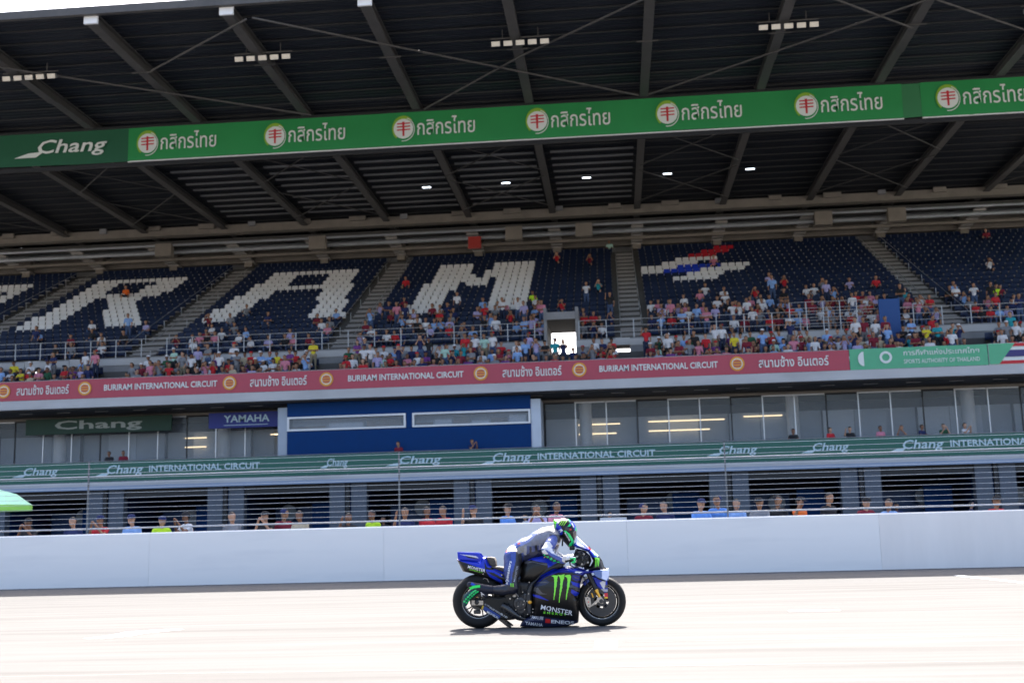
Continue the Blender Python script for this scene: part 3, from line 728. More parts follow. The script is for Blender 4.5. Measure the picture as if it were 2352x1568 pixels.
for k, (u, v) in enumerate(((980, 430), (1162, 420), (1347, 408), (1533, 399), (1723, 388))):
    x, y, z = atZ(u, v, 22.9)
    o = empty('ceiling_lamp', (x, y, z), 'small white roof lamp, number %s from the left in the row below the green banner' % ['one', 'two', 'three', 'four', 'five'][k], 'lamp', 'row of small lamps under the roof')
    b = MB(); b.box(-.26, .26, -.08, .08, -.03, .0); b.build('diffuser', m_cool, o)
    b = MB(); b.box(-.3, .3, -.1, .1, .001, .06); b.tube([(0, 0, .06), (0, 0, .5)], .012, 5); b.build('lamp_housing', m_black, o)
# ================================================================ PEOPLE
def person_prims(pose, arm, r):
    """mat slots: 0 skin 1 shirt 2 trousers 3 hair 4 shoes"""
    p = []; T = 1; K = 2
    if pose == 'sit':
        hz = .50; hy = .05; lean = r.uniform(-.02, .16)
        p += [((-.09, hy, hz), (.09, hy, hz), .12, .12, K), ((0, hy, hz+.05), (0, hy-lean*.5, hz+.28), .125, .125, T), ((-.05, hy-lean*.6, hz+.36), (.05, hy-lean*.6, hz+.36), .13, .13, T)]
        sz = hz+.45; sy = hy-lean
        for s in (-1, 1):
            kx = s*(.12+r.uniform(0, .08)); p += [((s*.09, hy, hz), (kx, hy-.42, hz+.03), .085, .06, K), ((kx, hy-.42, hz+.02), (kx, hy-.40, .10), .058, .04, K if r.random() < .7 else 0), ((kx, hy-.40, .06), (kx+s*.02, hy-.55, .04), .045, .035, 4)]
    else:
        hz = .90; hy = 0; lean = r.uniform(-.02, .10)
        p += [((-.08, 0, hz), (.08, 0, hz), .115, .115, K), ((0, 0, hz+.1), (0, -lean*.5, hz+.28), .12, .125, T), ((-.06, -lean*.8, hz+.38), (.06, -lean*.8, hz+.38), .125, .125, T)]
        sz = hz+.50; sy = -lean
        for s in (-1, 1):
            kx = s*(.10+r.uniform(0, .04)); p += [((s*.09, 0, hz-.04), (kx, -.02, .48), .088, .058, K), ((kx, -.02, .48), (kx, .02, .09), .055, .04, K), ((kx, .02, .05), (kx+s*.02, -.14, .04), .045, .035, 4)]
    p += [((-.15, sy, sz-.02), (.15, sy, sz-.02), .065, .065, T), ((0, sy, sz+.02), (0, sy-.02, sz+.11), .05, .048, 0)]
    hx = r.uniform(-.03, .03)
    p += [((hx, sy-.04, sz+.17), (hx, sy-.03, sz+.245), .078, .092, 0), ((hx, sy-.115, sz+.20), (hx, sy-.13, sz+.19), .014, .014, 0), ((hx, sy+.012, sz+.24), (hx, sy-.02, sz+.275), .092, .088, 3)]
    for s in (-1, 1):
        S = (s*.19, sy, sz-.03)
        if arm == 'down': E = (s*.24, sy+.02, sz-.30); H = (s*.22, sy-.10, sz-.52)
        elif arm == 'lap': E = (s*.25, sy+.0, sz-.28); H = (s*.10, sy-.24, sz-.36)
        elif arm == 'cross': E = (s*.24, sy-.06, sz-.27); H = (-s*.08, sy-.19, sz-.25)
        elif arm == 'phone': E = (s*.22, sy-.18, sz-.18); H = (s*.05, sy-.33, sz+.12)
        elif arm == 'one' : E, H = ((s*.24, sy+.02, sz-.30), (s*.22, sy-.10, sz-.52)) if s > 0 else ((s*.27, sy-.10, sz-.10), (s*.2, sy-.22, sz+.2))
        else: E = (s*.26, sy-.14, sz-.24); H = (s*.2, sy-.38, sz-.20)
        m = tuple(S[i]*.45+E[i]*.55 for i in range(3))
        p += [(S, m, .058, .05, T), (m, E, .046, .042, 0 if r.random() < .75 else T), (E, H, .040, .030, 0), (H, tuple(H[i]+(H[i]-E[i])*.22 for i in range(3)), .034, .026, 0)]
    return p
m_skin = [mat('skin_tan', (.36, .18, .10), .55), mat('skin_brown', (.22, .10, .055), .55), mat('skin_light', (.5, .28, .18), .55)]
m_hair = mat('dark_hair', (.012, .010, .009), .5); m_shoe = mat('dark_shoes', (.03, .03, .03), .6)
SH = {'white': (.72, .72, .74), 'red': (.55, .02, .03), 'navy': (.015, .025, .10), 'black': (.015, .015, .018), 'pale blue': (.25, .42, .75), 'sky blue': (.12, .30, .75), 'pink': (.62, .22, .30), 'grey': (.22, .23, .25),
      'beige': (.48, .40, .28), 'teal': (.02, .32, .38), 'yellow': (.75, .62, .04), 'neon yellow': (.55, .85, .03), 'orange': (.85, .16, .02), 'dark green': (.02, .10, .05), 'purple': (.16, .04, .22), 'maroon': (.20, .012, .03), 'lilac': (.42, .38, .62), 'mint': (.42, .65, .55)}
TR = {'black': (.015, .015, .018), 'navy': (.02, .03, .07), 'denim': (.06, .10, .20), 'khaki': (.25, .21, .14), 'grey': (.14, .14, .15)}
def cloth(kind, name): return mat(kind+'_'+name.replace(' ', '_'), (SH if kind == 'shirt' else TR)[name], .85, var=.12, vscale=6)
PM = {}
def pmesh(pose, k):
    key = (pose, k)
    if key not in PM:
        r = random.Random(k*13+len(pose)); arm = (['lap', 'lap', 'down', 'phone', 'cross', 'fore'] if pose == 'sit' else ['down', 'cross', 'fore', 'phone', 'one', 'down'])[k % 6]
        P_, Q, mi = body(person_prims(pose, arm, r), .024, .022); P_ = smooth_verts(P_, Q, 1, .3)
        PM[key] = np_mesh('person', P_, Q, [m_skin[0], cloth('shirt', 'white'), cloth('trousers', 'navy'), m_hair, m_shoe], True, None, mi)
    return PM[key]
capm = None
LABELS = set()
def person(x, y, z, pose, shirt, tr, label, group, k, rz=0., hat=None, scale=1.):
    global capm
    o = link_mesh('person', pmesh(pose, k), None, (x, y, z)); o.rotation_euler = (0, 0, rz); o.scale = (scale,)*3
    for i, m in enumerate([m_skin[(k*7+int(x*3)) % 3], cloth('shirt', shirt), cloth('trousers', tr)]):
        o.material_slots[i].link = 'OBJECT'; o.material_slots[i].material = m
    tag(o, label, 'person', group)
    if hat:
        if capm is None:
            b = MB(); n = 12; vs = []; R = ((.104, 0), (.10, .05), (.075, .09), (.002, .105))
            for rr_, zz in R: vs += [(rr_*math.cos(t*6.2832/n), rr_*math.sin(t*6.2832/n), zz) for t in range(n)]
            fs = [(a*n+t, a*n+(t+1) % n, (a+1)*n+(t+1) % n, (a+1)*n+t) for a in range(3) for t in range(n)]
            b.add(vs, fs); b.add([(-.08, -.09, .005), (.08, -.09, .005), (.06, -.19, -.012), (-.06, -.19, -.012)], [(0, 1, 2, 3)]); capm = b.mesh('cap', cloth('shirt', 'white'))
        hz = (.50+.45 if pose == 'sit' else 1.40)+.255
        c = link_mesh('cap', capm, o, (0, -.07, hz)); c.material_slots[0].link = 'OBJECT'; c.material_slots[0].material = cloth('shirt', hat)
    return o
R = random.Random(21)
secs = [(-60, -40.9, 'far left'), (-40.9, -35, 'under left of letter R'), (-35, -28.6, 'under right of letter R'), (-28.6, -22, 'under left of letter A'), (-22, -16.2, 'under right of letter A'),
        (-16.2, -10, 'under left of letter M'), (-10, -3.6, 'under right of letter M'), (-3.6, 1.2, 'left of middle stairs'), (1.2, 6, 'under left of seat emblem'),
        (6, 11, 'under right of seat emblem'), (11, 18.2, 'left of right hand stairs'), (18.2, 50, 'right of right hand stairs')]
def sec(x): return next(n for a, b_, n in secs if a <= x < b_)
rowname = {0: ['front row', 'second row', 'third row', 'fourth row'],
           1: ['first row above railing', 'second row above railing', 'third row above railing', 'fourth row above railing', 'fifth row above railing', 'sixth row above railing', 'seventh row above railing', 'eighth row above railing']}
COL = ['white']*6+['black']*3+['navy']*3+['red']*3+['maroon', 'pale blue', 'pale blue', 'lilac', 'pink', 'grey', 'grey', 'beige', 'teal', 'purple', 'white', 'dark green', 'mint', 'yellow']
def uniq(x, posture, row):
    for _ in range(60):
        s = R.choice(COL); t = R.choice(list(TR)); h = R.choice([None, None, 'white', 'black', 'red', 'navy'])
        lab = '%s fan, %s shirt%s, %s, %s' % (posture, s, ', %s cap' % h if h else '', row, sec(x))
        if lab not in LABELS: break
    LABELS.add(lab); return s, t, h, lab
n = 0
def dens(x, tier, row):
    if tier == 0: return (.97 if x > -30 else .80)*(1 if row < 3 else .9)
    g = .22+.56*max(0, min(1, (x+24)/28))
    return g*{0: 1.0, 1: .95, 2: .85, 3: .65, 4: .48, 5: .34, 6: .22, 7: .14}.get(row, .0)
cand = []
for (x, y, z, c, tier, row) in [s for s in SEATS if s[5] < 8]:
    if x < -34.5-.4*row or x > 22.5+.3*row or c != 'n' and R.random() < .8: continue
    if R.random() > dens(x, tier, row): continue
    st = R.random() < (.32 if tier == 0 else .14)
    cand.append((x+R.uniform(-.1, .1), y+(-.05 if st else .12), z+(0 if st else -.02), st, tier, row))
cand.sort(key=lambda c: c[4]*5+c[5]-(8 if c[4] == 0 and c[5] in (2, 3) else 0))
EX = []
for x, y, z, st, tier, row in cand:
    pose = 'stand' if st else 'sit'; k = R.randrange(6); rz = R.uniform(-.45, .25); sc = R.uniform(.94, 1.06)
    if n < 262:
        s, t, h, lab = uniq(x, 'standing' if st else 'seated', rowname[tier][row])
        person(x, y, z, pose, s, t, lab, 'spectators in the grandstand', k, rz, h, sc); n += 1
    else: EX.append((x, y, z, pose, k, rz, sc))
# the spectators past the limit: one joined object
cols = ['white', 'white', 'black', 'navy', 'red', 'pale blue', 'pink', 'grey', 'maroon', 'lilac']; slots = [m_skin[0], m_hair, m_shoe, cloth('trousers', 'navy'), cloth('trousers', 'denim')]+[cloth('shirt', c) for c in cols]
VV, QQ, MM, base_ = [], [], [], 0
for x, y, z, pose, k, rz, sc in EX:
    me = pmesh(pose, k); v = np.zeros(len(me.vertices)*3); me.vertices.foreach_get('co', v); v = v.reshape(-1, 3)*sc
    q = np.zeros(len(me.polygons)*4, int); me.polygons.foreach_get('vertices', q); mi = np.zeros(len(me.polygons), int); me.polygons.foreach_get('material_index', mi)
    c, s_ = math.cos(rz), math.sin(rz); v = np.stack([v[:, 0]*c-v[:, 1]*s_+x, v[:, 0]*s_+v[:, 1]*c+y, v[:, 2]+z], 1)
    mp = np.array([0, 5+R.randrange(len(cols)), 3+R.randrange(2), 1, 2]); VV.append(v); QQ.append(q.reshape(-1, 4)+base_); MM.append(mp[mi]); base_ += len(v)
if VV: tag(link_mesh('crowd', np_mesh('crowd', np.concatenate(VV), np.concatenate(QQ), slots, True, None, np.concatenate(MM))), 'remaining spectators scattered through the upper rows of the grandstand', 'crowd', None, 'stuff')
print('SPECT', n, len(EX))
# a few high up
for u, v, s, lab in ((1280, 600, 'red', 'high up between the M and the middle stairs'), (1355, 605, 'maroon', 'high up just left of the middle stairs'), (1375, 665, 'teal', 'halfway up left of the middle stairs'), (1225, 690, 'neon yellow', 'beside the foot of the right leg of the M'),
                     (1640, 610, 'pink', 'beside the seat emblem'), (1800, 655, 'red', 'halfway up right of the seat emblem'), (1890, 665, 'grey', 'halfway up, far right of the seat emblem'), (2270, 550, 'maroon', 'alone high up right of the right hand stairs'), (2270, 615, 'white', 'halfway up right of the right hand stairs'),
                     (290, 678, 'orange', 'on the white letter R'), (930, 662, 'red', 'left of the white letter M'), (1400, 572, 'mint', 'near the top beside the middle stairs'), (2080, 690, 'teal', 'at the right hand stairs'), (1750, 705, 'white', 'left of the right hand stairs with pale trousers'), (2290, 680, 'neon yellow', 'right of the right hand stairs near the railing'), (480, 745, 'maroon', 'below the white letter A')):
    d = ray(u, v); s_ = RISE/RUN; t = (UZ-s_*UY-CAMH)/(d[2]-s_*d[1]); q = d*t; rw = max(0, min(NROW-1, round((q[1]-UY)/RUN)))
    person(q[0], UY+rw*RUN+.2, UZ+(rw-1)*RISE, 'sit', s, 'navy', 'spectator in %s top %s' % (s, lab), 'spectators in the grandstand', R.randrange(6), -.1, None)
# lounge balcony
for u, s, lab in ((1820, 'black', 'leftmost of the group at the right end'), (1905, 'red', 'near the right end'), (1950, 'black', 'next to the one in red'), (2018, 'pink', 'right of the one in red'), (2070, 'grey', 'among the group at the right end'), (2115, 'navy', 'among the group at the right end'), (2165, 'dark green', 'beside the white shirted one'), (2212, 'white', 'rightmost of the group'), (1085, 'navy', 'in front of the blue wall'), (920, 'maroon', 'bending in front of the blue wall'), (258, 'black', 'in front of the windows at the left'), (290, 'maroon', 'in front of the windows at the left')):
    x = atY(u, 1000, 57.9)[0]
    person(x, 57.62 if abs(u-1000) > 200 else 57.55, 3.95, 'stand', s, 'black', '%s shirt person on lounge balcony, %s' % (s, lab), 'people on the lounge balcony', R.randrange(6), R.uniform(-.8, .8), None, .95)
# behind the pit wall
PIT = [(70, 'black', 0, 'at the far left'), (170, 'navy', 0, 'far left beside the umbrella'), (235, 'red', 0, 'far left'), (305, 'pale blue', 0, 'left of the white shirted one'), (372, 'neon yellow', -.04, 'crouching low beside the white shirt'), (432, 'white', .05, 'with both arms bent'), (530, 'grey', 0, 'alone, left of the group'), (612, 'black', 0, 'left one of a tight group'), (650, 'maroon', .03, 'second of a tight group'), (690, 'beige', 0, 'right one of a tight group'),
       (800, 'black', -.1, 'left of the hi-vis vest'), (862, 'neon yellow', -.02, 'bending low in a hi-vis vest'), (930, 'navy', 0, 'between the hi-vis vest and the red shirts'), (980, 'red', .03, 'left one of the red pair'), (1020, 'red', .0, 'right one of the red pair'), (1088, 'black', 0, 'between red and blue shirts'), (1165, 'sky blue', 0, 'behind the rear of the motorcycle'), (1235, 'lilac', 0, 'above the rider back'), (1278, 'pink', .03, 'left of the helmet'),
       (1480, 'maroon', -.05, 'right of the helmet'), (1530, 'navy', 0, 'right of the helmet'), (1610, 'sky blue', .02, 'left one of the blue shirted trio'), (1650, 'sky blue', .06, 'middle one of the blue shirted trio'), (1692, 'pale blue', 0, 'right one of the blue shirted trio'), (1745, 'grey', 0, 'between blue and orange shirts'), (1790, 'black', .04, 'left of the orange shirt'), (1838, 'orange', 0, 'the only one in orange'),
       (1900, 'black', .04, 'right of the orange shirt'), (1990, 'maroon', -.08, 'near the right end'), (2045, 'pale blue', -.1, 'bending low near the right end'), (2290, 'red', -.12, 'bending at the far right')]
for i, (u, s, dz, lab) in enumerate(PIT):
    Y = 29.9+.45*(i % 3)
    x = atY(u, 1180, Y)[0]
    lab2 = '%s shirt person behind pit wall, %s' % (s, lab)
    person(x, Y, .0+dz, 'stand', s, R.choice(list(TR)), lab2, 'people behind the pit wall', R.randrange(6), R.uniform(-.9, .9), R.choice([None, None, 'black', 'navy']), 1.02+.03*R.random())
for i in range(9):
    x = -24+i*4.9+R.uniform(-1, 1); s = R.choice(['navy', 'black', 'navy', 'red', 'white'])
    person(x, 46+R.uniform(0, 8), 0, 'stand', s, 'black', '%s shirt mechanic in front of the garages, %s' % (s, ['far left', 'second from left', 'third from left', 'fourth from left', 'near the middle', 'right of the middle', 'third from right', 'second from right', 'far right'][i]), 'mechanics before the garages', R.randrange(6), R.uniform(-1.5, 1.5), None)
# lime umbrella at the far left
ux, uy, uz = atY(-8, 1170, 31.2)
ub = empty('umbrella', (ux, uy, 0), 'pale green and lime parasol in the pit lane at the left edge', 'umbrella')
b = MB(); n = 8; Rr = .98; zt = 2.66; ze = 2.2; vs = [(0, 0, zt)]; fs = []
for k in range(n):
    t = math.pi*2*k/n; vs.append((Rr*.55*math.cos(t), Rr*.55*math.sin(t), zt-.15))
for k in range(n):
    t = math.pi*2*k/n; vs.append((Rr*math.cos(t), Rr*math.sin(t), ze))
for k in range(n):
    t = math.pi*2*k/n; vs.append((Rr*math.cos(t), Rr*math.sin(t), ze-.16))
for k in range(n):
    k2 = (k+1) % n; fs += [(0, 1+k, 1+k2), (1+k, 9+k, 9+k2, 1+k2), (9+k, 17+k, 17+k2, 9+k2)]
b.add(vs[:17], [f for f in fs if max(f) < 17]); b.build('canopy', mat('canopy_mint', (.45, .80, .55), .7), ub)
b = MB(); b.add(vs, [f for f in fs if max(f) > 16]); b.build('valance', mat('canopy_lime', (.35, .75, .12), .7), ub)
b = MB(); b.tube([(0, 0, 0), (0, 0, zt+.05)], .02, 8); b.build('pole', m_alum, ub)
# white car-like timing stand roof behind the wall
x, y, z = atY(1415, 1192, 33)
tb = empty('timing_table', (x, y, 0), 'white topped pit table glinting behind the wall right of the helmet', 'table')
b = MB(); b.box(-.45, .3, -.3, .3, z-.02, z+.05); b.build('table_top', m_white, tb)
b = MB(); b.box(-.42, -.38, -.27, -.23, 0, z-.02); b.box(.22, .26, -.27, -.23, 0, z-.02); b.box(-.42, -.38, .23, .27, 0, z-.02); b.box(.22, .26, .23, .27, 0, z-.02); b.build('table_frame', m_alum, tb)
# ================================================================ MOTORCYCLE AND RIDER
BX, BY = atZ(1102.5, 1441, 0)[0], 14.8
PS, SR = 922., .0264
def L(u, v): return ((u-455-(v-1105)*SR)/PS, .337-((v-1105)+(u-455)*SR)/PS)
def LP(pts): return [L(u, v) for u, v in pts]
def L3(u, v, y): x, z = L(u, v); return (x, y, z)
bike = empty('racing_motorcycle', (BX, BY, 0), 'blue and black racing motorcycle with green claw marks speeding along the track', 'motorcycle')
BO = (0, 0, 0)
BLUE = (.004, .013, .20); BLUE2 = (.006, .026, .42); BLK = (.0035, .0035, .004); CARB = (.0065, .0058, .0054); GRY = (.085, .08, .082); LGRY = (.38, .38, .42); WHT = (.8, .8, .82); NEON = (.16, .78, .03); GRN = (.02, .62, .16); NAVY = (.012, .018, .055); RED = (.6, .02, .02); YEL = (.8, .6, .02)
m_gloss = mat('gloss_livery', (.5, .5, .5), .32, attr=True, coat=.12, spec=.35)
m_satin = mat('satin_livery', (.5, .5, .5), .45, attr=True, spec=.35, bump=.03, bscale=60)
m_leather = mat('race_leather', (.5, .5, .5), .36, attr=True, var=.10, vscale=14, bump=1., bscale=13, coat=.15)
m_tyre = mat('tyre_rubber', (.009, .009, .009), .7, spec=.3, var=.15, vscale=20)
m_rim = mat('rim_black', (.03, .028, .026), .22, metal=.6, coat=.4)
m_carbon = mat('carbon_fibre', (.010, .010, .011), .28, coat=.5, var=.3, vscale=60)
m_alu = mat('bare_aluminium', (.38, .36, .34), .3, metal=.9, var=.1)
m_dalu = mat('dark_aluminium', (.055, .055, .058), .38, metal=.7, var=.25, vscale=18)
m_goldm = mat('gold_anodised', (.75, .40, .06), .3, metal=.8)
m_bred = mat('red_anodised', (.55, .02, .02), .35, metal=.4)
m_blackp = mat('black_plastic', (.008, .008, .009), .45, var=.2, vscale=20)
m_disc = mat('carbon_disc', (.045, .043, .042), .35, metal=.5, var=.1)
m_seatpad = mat('seat_foam', (.07, .06, .05), .85, var=.15, vscale=30, bump=.1, bscale=200)
def paint(P_, layers, base):
    x, z = P_[:, 0], P_[:, 2]
    a = x*PS; b_ = (.337-z)*PS                      # invert L
    # x*PS = (u-455) - (v-1105)*SR ; b = (v-1105)+(u-455)*SR
    du = (a+b_*SR)/(1+SR*SR); dv = b_-du*SR; u = du+455; v = dv+1105
    col = np.tile(np.array(base, float), (len(P_), 1))
    for poly, c in layers: col[polydist(u, v, poly) < 0] = c
    return col
def shell(name, poly, W, edge, w0, h, m, base, layers, parent=bike, yc=0., Wf=None, power=.5):
    P_, Q = inflate(LP(poly), W, edge, w0, h, yc, Wf, power)
    o = link_mesh(name, np_mesh(name, P_, Q, m, True, paint(P_, layers, base)), parent)
    o['_t'] = 0; del o['_t']
    return o, BVHTree.FromPolygons(P_.tolist(), Q.tolist())
# ---- wheels
def wheel(cx_, cz, R_, w_, rr, name, front):
    wh = empty('wheel', (cx_, 0, cz)); wh.parent = bike
    hw = w_/2; prof = []; n = 12
    for k in range(n+1):
        t = math.pi*k/n; prof.append((R_-hw*.78+hw*.78*math.sin(t) if 1 else 0, -hw*math.cos(t)))
    prof = [(rr+.012, -hw*.72), (rr+.02, -hw*.86)]+[(max(a, rr+.03), c) for a, c in prof]+[(rr+.02, hw*.86), (rr+.012, hw*.72)]
    b = MB(); b.lathe(prof, n=72); b.build('tyre', m_tyre, wh, smooth=True, fixn=True)
    b = MB(); q = hw*.74
    b.lathe([(rr+.016, -q), (rr+.018, -q-.006), (rr+.004, -q-.004), (rr-.016, -q+.012), (rr-.020, 0), (rr-.016, q-.012), (rr+.004, q+.004), (rr+.018, q+.006), (rr+.016, q)], n=72)
    b.build('rim', m_rim, wh, smooth=True, fixn=True)
    b = MB(); b.lathe([(rr-.007, -q+.006), (rr+.003, -q-.005), (rr+.006, -q-.0055), (rr+.0, -q+.002)], n=72); b.build('rim_edge', m_alu, wh, smooth=True)
    ns = 5
    for k in range(ns):
        t = 2*math.pi*k/ns+(.35 if front else .1)
        b = MB(); d = Vector((math.cos(t), 0, math.sin(t))); s = Vector((-math.sin(t), 0, math.cos(t)))
        for sg in (-1, 1):
            a0 = d*.04+s*sg*.008; a1 = d*(rr-.07)+s*sg*.012; a2 = d*(rr-.004)+s*sg*.035
            b.tube([tuple(a0), tuple(a1), tuple(a2)], [.013, .009, .008], 6)
        b.build('spoke', m_rim, wh, smooth=True)
    b = MB(); b.cyl((0, 0, 0), .045, -hw*.6, hw*.6, 24); b.cyl((0, 0, 0), .022, -.12, .12, 16); b.build('hub', m_dalu, wh, smooth=True, fixn=True)
    return wh
fx, fz = L(1885, 1092)
rw_ = wheel(0, .337, .337, .195, .203, 'rear', False)
fw_ = wheel(fx, .307, .307, .125, .212, 'front', True)
for s in (-1, 1):                        # front discs
    b = MB(); y = s*.072; b.lathe([(.092, y-.004), (.186, y-.004), (.186, y+.004), (.092, y+.004)], n=60, closed=True); d_ = b.build('brake_disc', m_disc, fw_, smooth=True, fixn=True)
    b = MB()
    for k in range(10):
        t = 2*math.pi*k/10; b.cyl((.096*math.cos(t), y, .096*math.sin(t)), .009, -.008*1, .008, 10); b.tube([(.05*math.cos(t), y, .05*math.sin(t)), (.095*math.cos(t), y, .095*math.sin(t))], .007, 5)
    b.cyl((0, y, 0), .062, -.007, .007, 30); b.build('disc_carrier', m_dalu, fw_, smooth=True, fixn=True)
    for rad in (.10, .125, .15, .172):
        b = MB(); b.lathe([(rad, y+s*.0045), (rad+.003, y+s*.0052), (rad+.006, y+s*.0045)], n=50); b.build('disc_groove', m_dalu, fw_)
b = MB(); b.lathe([(.06, -.094), (.105, -.094), (.105, -.089), (.06, -.089)], n=50, closed=True); b.build('brake_disc', m_disc, rw_, smooth=True, fixn=True)
b = MB()
for k in range(40):
    t = 2*math.pi*k/40; b.cyl((.105*math.cos(t), .085, .105*math.sin(t)), .006, 0, .008, 6)
b.lathe([(.05, .085), (.105, .085), (.105, .093), (.05, .093)], n=40, closed=True); b.build('sprocket', m_goldm, rw_, fixn=True)
# ---- frame spar, swingarm, engine
o, _ = shell('frame', [(1480, 655), (1400, 648), (1260, 715), (1130, 850), (1060, 895), (1022, 965), (1012, 1060), (1030, 1240), (1085, 1262), (1092, 1150), (1085, 1010), (1112, 905), (1205, 800), (1330, 735), (1440, 715)], .20, .03, .15, .007, m_satin, (.030, .031, .034), [])
for s in (-1, 1):
    o, sw_bvh = shell('swingarm', [(392, 1082), (440, 1060), (520, 1078), (560, 1042), (700, 1058), (860, 1025), (985, 1090), (960, 1180), (905, 1300), (820, 1312), (715, 1305), (500, 1188), (420, 1150)], .018, .03, .006, .006, m_satin, CARB, [([(512, 1150), (530, 1152), (512, 1198), (494, 1192)], (.62, .45, .03)), ([(535, 1152), (722, 1262), (705, 1308), (512, 1198)], (.012, .05, .25))], yc=s*.125)
    if s < 0: SWB = sw_bvh
    b = MB(); b.prism(LP([(690, 1285), (735, 1300), (850, 1385), (840, 1398), (800, 1388), (690, 1305)]), s*.12-.006, s*.12+.006); b.build('swingarm_wing', m_carbon, bike)
b = MB(); b.tube([L3(900, 1090, -.12), L3(900, 1090, .12)], .04, 12); b.build('swingarm_pivot', m_dalu, bike)
o, _ = shell('engine_block', [(770, 900), (880, 870), (1060, 880), (1095, 1010), (1090, 1250), (1000, 1290), (880, 1262), (800, 1180), (760, 1040)], .15, .05, .11, .008, m_satin, (.02, .02, .021), [])
def cover(u, v, r, y0, y1, m, name, n=28):
    x, z = L(u, v); b = MB(); s = -1
    b.lathe([(.0001, y0), (r, y0), (r, y1+.012), (r*.9, y1), (r*.55, y1-.004), (r*.5, y1+.004), (.0001, y1+.004)][::1], (x, 0, z), n); return b.build(name, m, bike, smooth=True, fixn=True)
cover(950, 1120, .085, -.14, -.185, m_dalu, 'clutch_cover'); cover(960, 1205, .05, -.14, -.175, m_dalu, 'water_pump'); cover(1010, 1045, .045, -.14, -.178, m_dalu, 'generator_cover')
cover(888, 1032, .026, -.13, -.20, m_alu, 'peg_mount'); cover(1066, 1104, .025, -.15, -.212, m_goldm, 'engine_bolt')
rb_ = random.Random(3)
for u, v in ((905, 1190), (925, 1060), (990, 1130), (1005, 1185), (955, 1262), (1040, 1238), (985, 990), (1052, 1008), (1060, 880), (742, 955), (740, 798), (522, 788), (1102, 1180), (1098, 1215), (1035, 1092), (1000, 1090), (930, 1150)):
    x, z = L(u, v); b = MB(); b.cyl((x, 0, z), .007, -.205, -.15, 8); b.build('bolt', m_alu, bike, smooth=True)
for k in range(9):   # hoses and cables
    a = (rb_.uniform(860, 1000), rb_.uniform(900, 1010)); c = (rb_.uniform(850, 1060), rb_.uniform(1050, 1230)); b = MB()
    b.tube([L3(*a, -.14), L3((a[0]+c[0])/2+rb_.uniform(-40, 40), (a[1]+c[1])/2, -.18), L3(*c, -.17)], .007, 6); b.build('hose', m_blackp if k % 3 else m_dalu, bike, smooth=True)
b = MB(); b.tube([L3(862, 1020, -.17), L3(900, 1000, -.22), L3(935, 1040, -.2)], .009, 6); b.tube([L3(845, 1060, -.16), L3(845, 1060, -.28)], .011, 8); b.build('footpeg', m_alu, bike, smooth=True)
b = MB(); b.tube([L3(845, 1060, .16), L3(845, 1060, .28)], .011, 8); b.build('footpeg', m_alu, bike, smooth=True)
# exhaust
b = MB(); pts = [L3(1010, 1300, -.13), L3(950, 1285, -.16), L3(880, 1245, -.185), L3(800, 1175, -.195), L3(752, 1148, -.195)]
b.tube(pts, [.026, .034, .050, .055, .048], 20); b.build('exhaust_silencer', m_carbon, bike, smooth=True)
b = MB(); x, z = L(750, 1147); b.tube([L3(757, 1152, -.195), L3(740, 1138, -.195)], [.046, .040], 20); b.build('exhaust_outlet', m_dalu, bike, smooth=True)
for k in range(6):
    b = MB(); q = .02+.014*k; u0, v0 = 765+k*22, 1150+k*19; b.tube([L3(u0-26, v0+20, -.246), L3(u0, v0, -.252), L3(u0+22, v0-18, -.244)], .0025, 4); b.build('mesh_rib', m_dalu, bike)
# ---- tank, tail, seat
o, TKB = shell('fuel_tank', [(925, 880), (950, 720), (1000, 648), (1080, 606), (1200, 582), (1290, 590), (1390, 640), (1440, 690), (1390, 760), (1200, 860), (1120, 900)], .185, .12, .05, .006, m_gloss, BLUE2,
    [([(925, 900), (940, 700), (990, 660), (1080, 625), (1130, 640), (1270, 668), (1275, 740), (1180, 800), (1100, 920)], CARB), ([(990, 640), (1080, 632), (1270, 662), (1262, 690), (1100, 652), (1000, 672)], GRY), ([(1070, 625), (1240, 662), (1200, 666), (1060, 640)], CARB)])
x, z = L(1245, 612); b = MB(); b.lathe([(.0001, -.128), (.020, -.128), (.026, -.124), (.027, -.10)], (x, 0, z), 24); b.build('tank_emblem', m_goldm, bike, smooth=True)
b = MB(); b.lathe([(.0001, -.1305), (.017, -.1305), (.019, -.128)], (x, 0, z), 24); b.build('tank_emblem', m_blackp, bike, smooth=True)
o, TLB = shell('tail_fairing', [(192, 622), (330, 632), (470, 648), (500, 598), (545, 596), (590, 690), (640, 712), (780, 765), (985, 800), (985, 900), (930, 960), (820, 945), (700, 900), (560, 850), (400, 795), (268, 766)], .15, .10, .045, .006, m_gloss, BLK,
    [([(205, 600), (500, 600), (545, 590), (600, 690), (640, 705), (590, 720), (560, 712), (530, 650), (540, 742), (420, 700), (300, 660), (210, 632)], BLUE2), ([(545, 735), (640, 748), (742, 800), (742, 905), (690, 880), (590, 820), (560, 770)], BLUE2), ([(560, 760), (640, 775), (742, 830), (742, 862), (620, 800)], BLK), ([(195, 625), (215, 632), (300, 762), (270, 764)], GRY), ([(640, 715), (780, 770), (780, 800), (640, 745)], BLUE2), ([(780, 780), (985, 800), (985, 850), (780, 840)], (.05, .07, .12))])
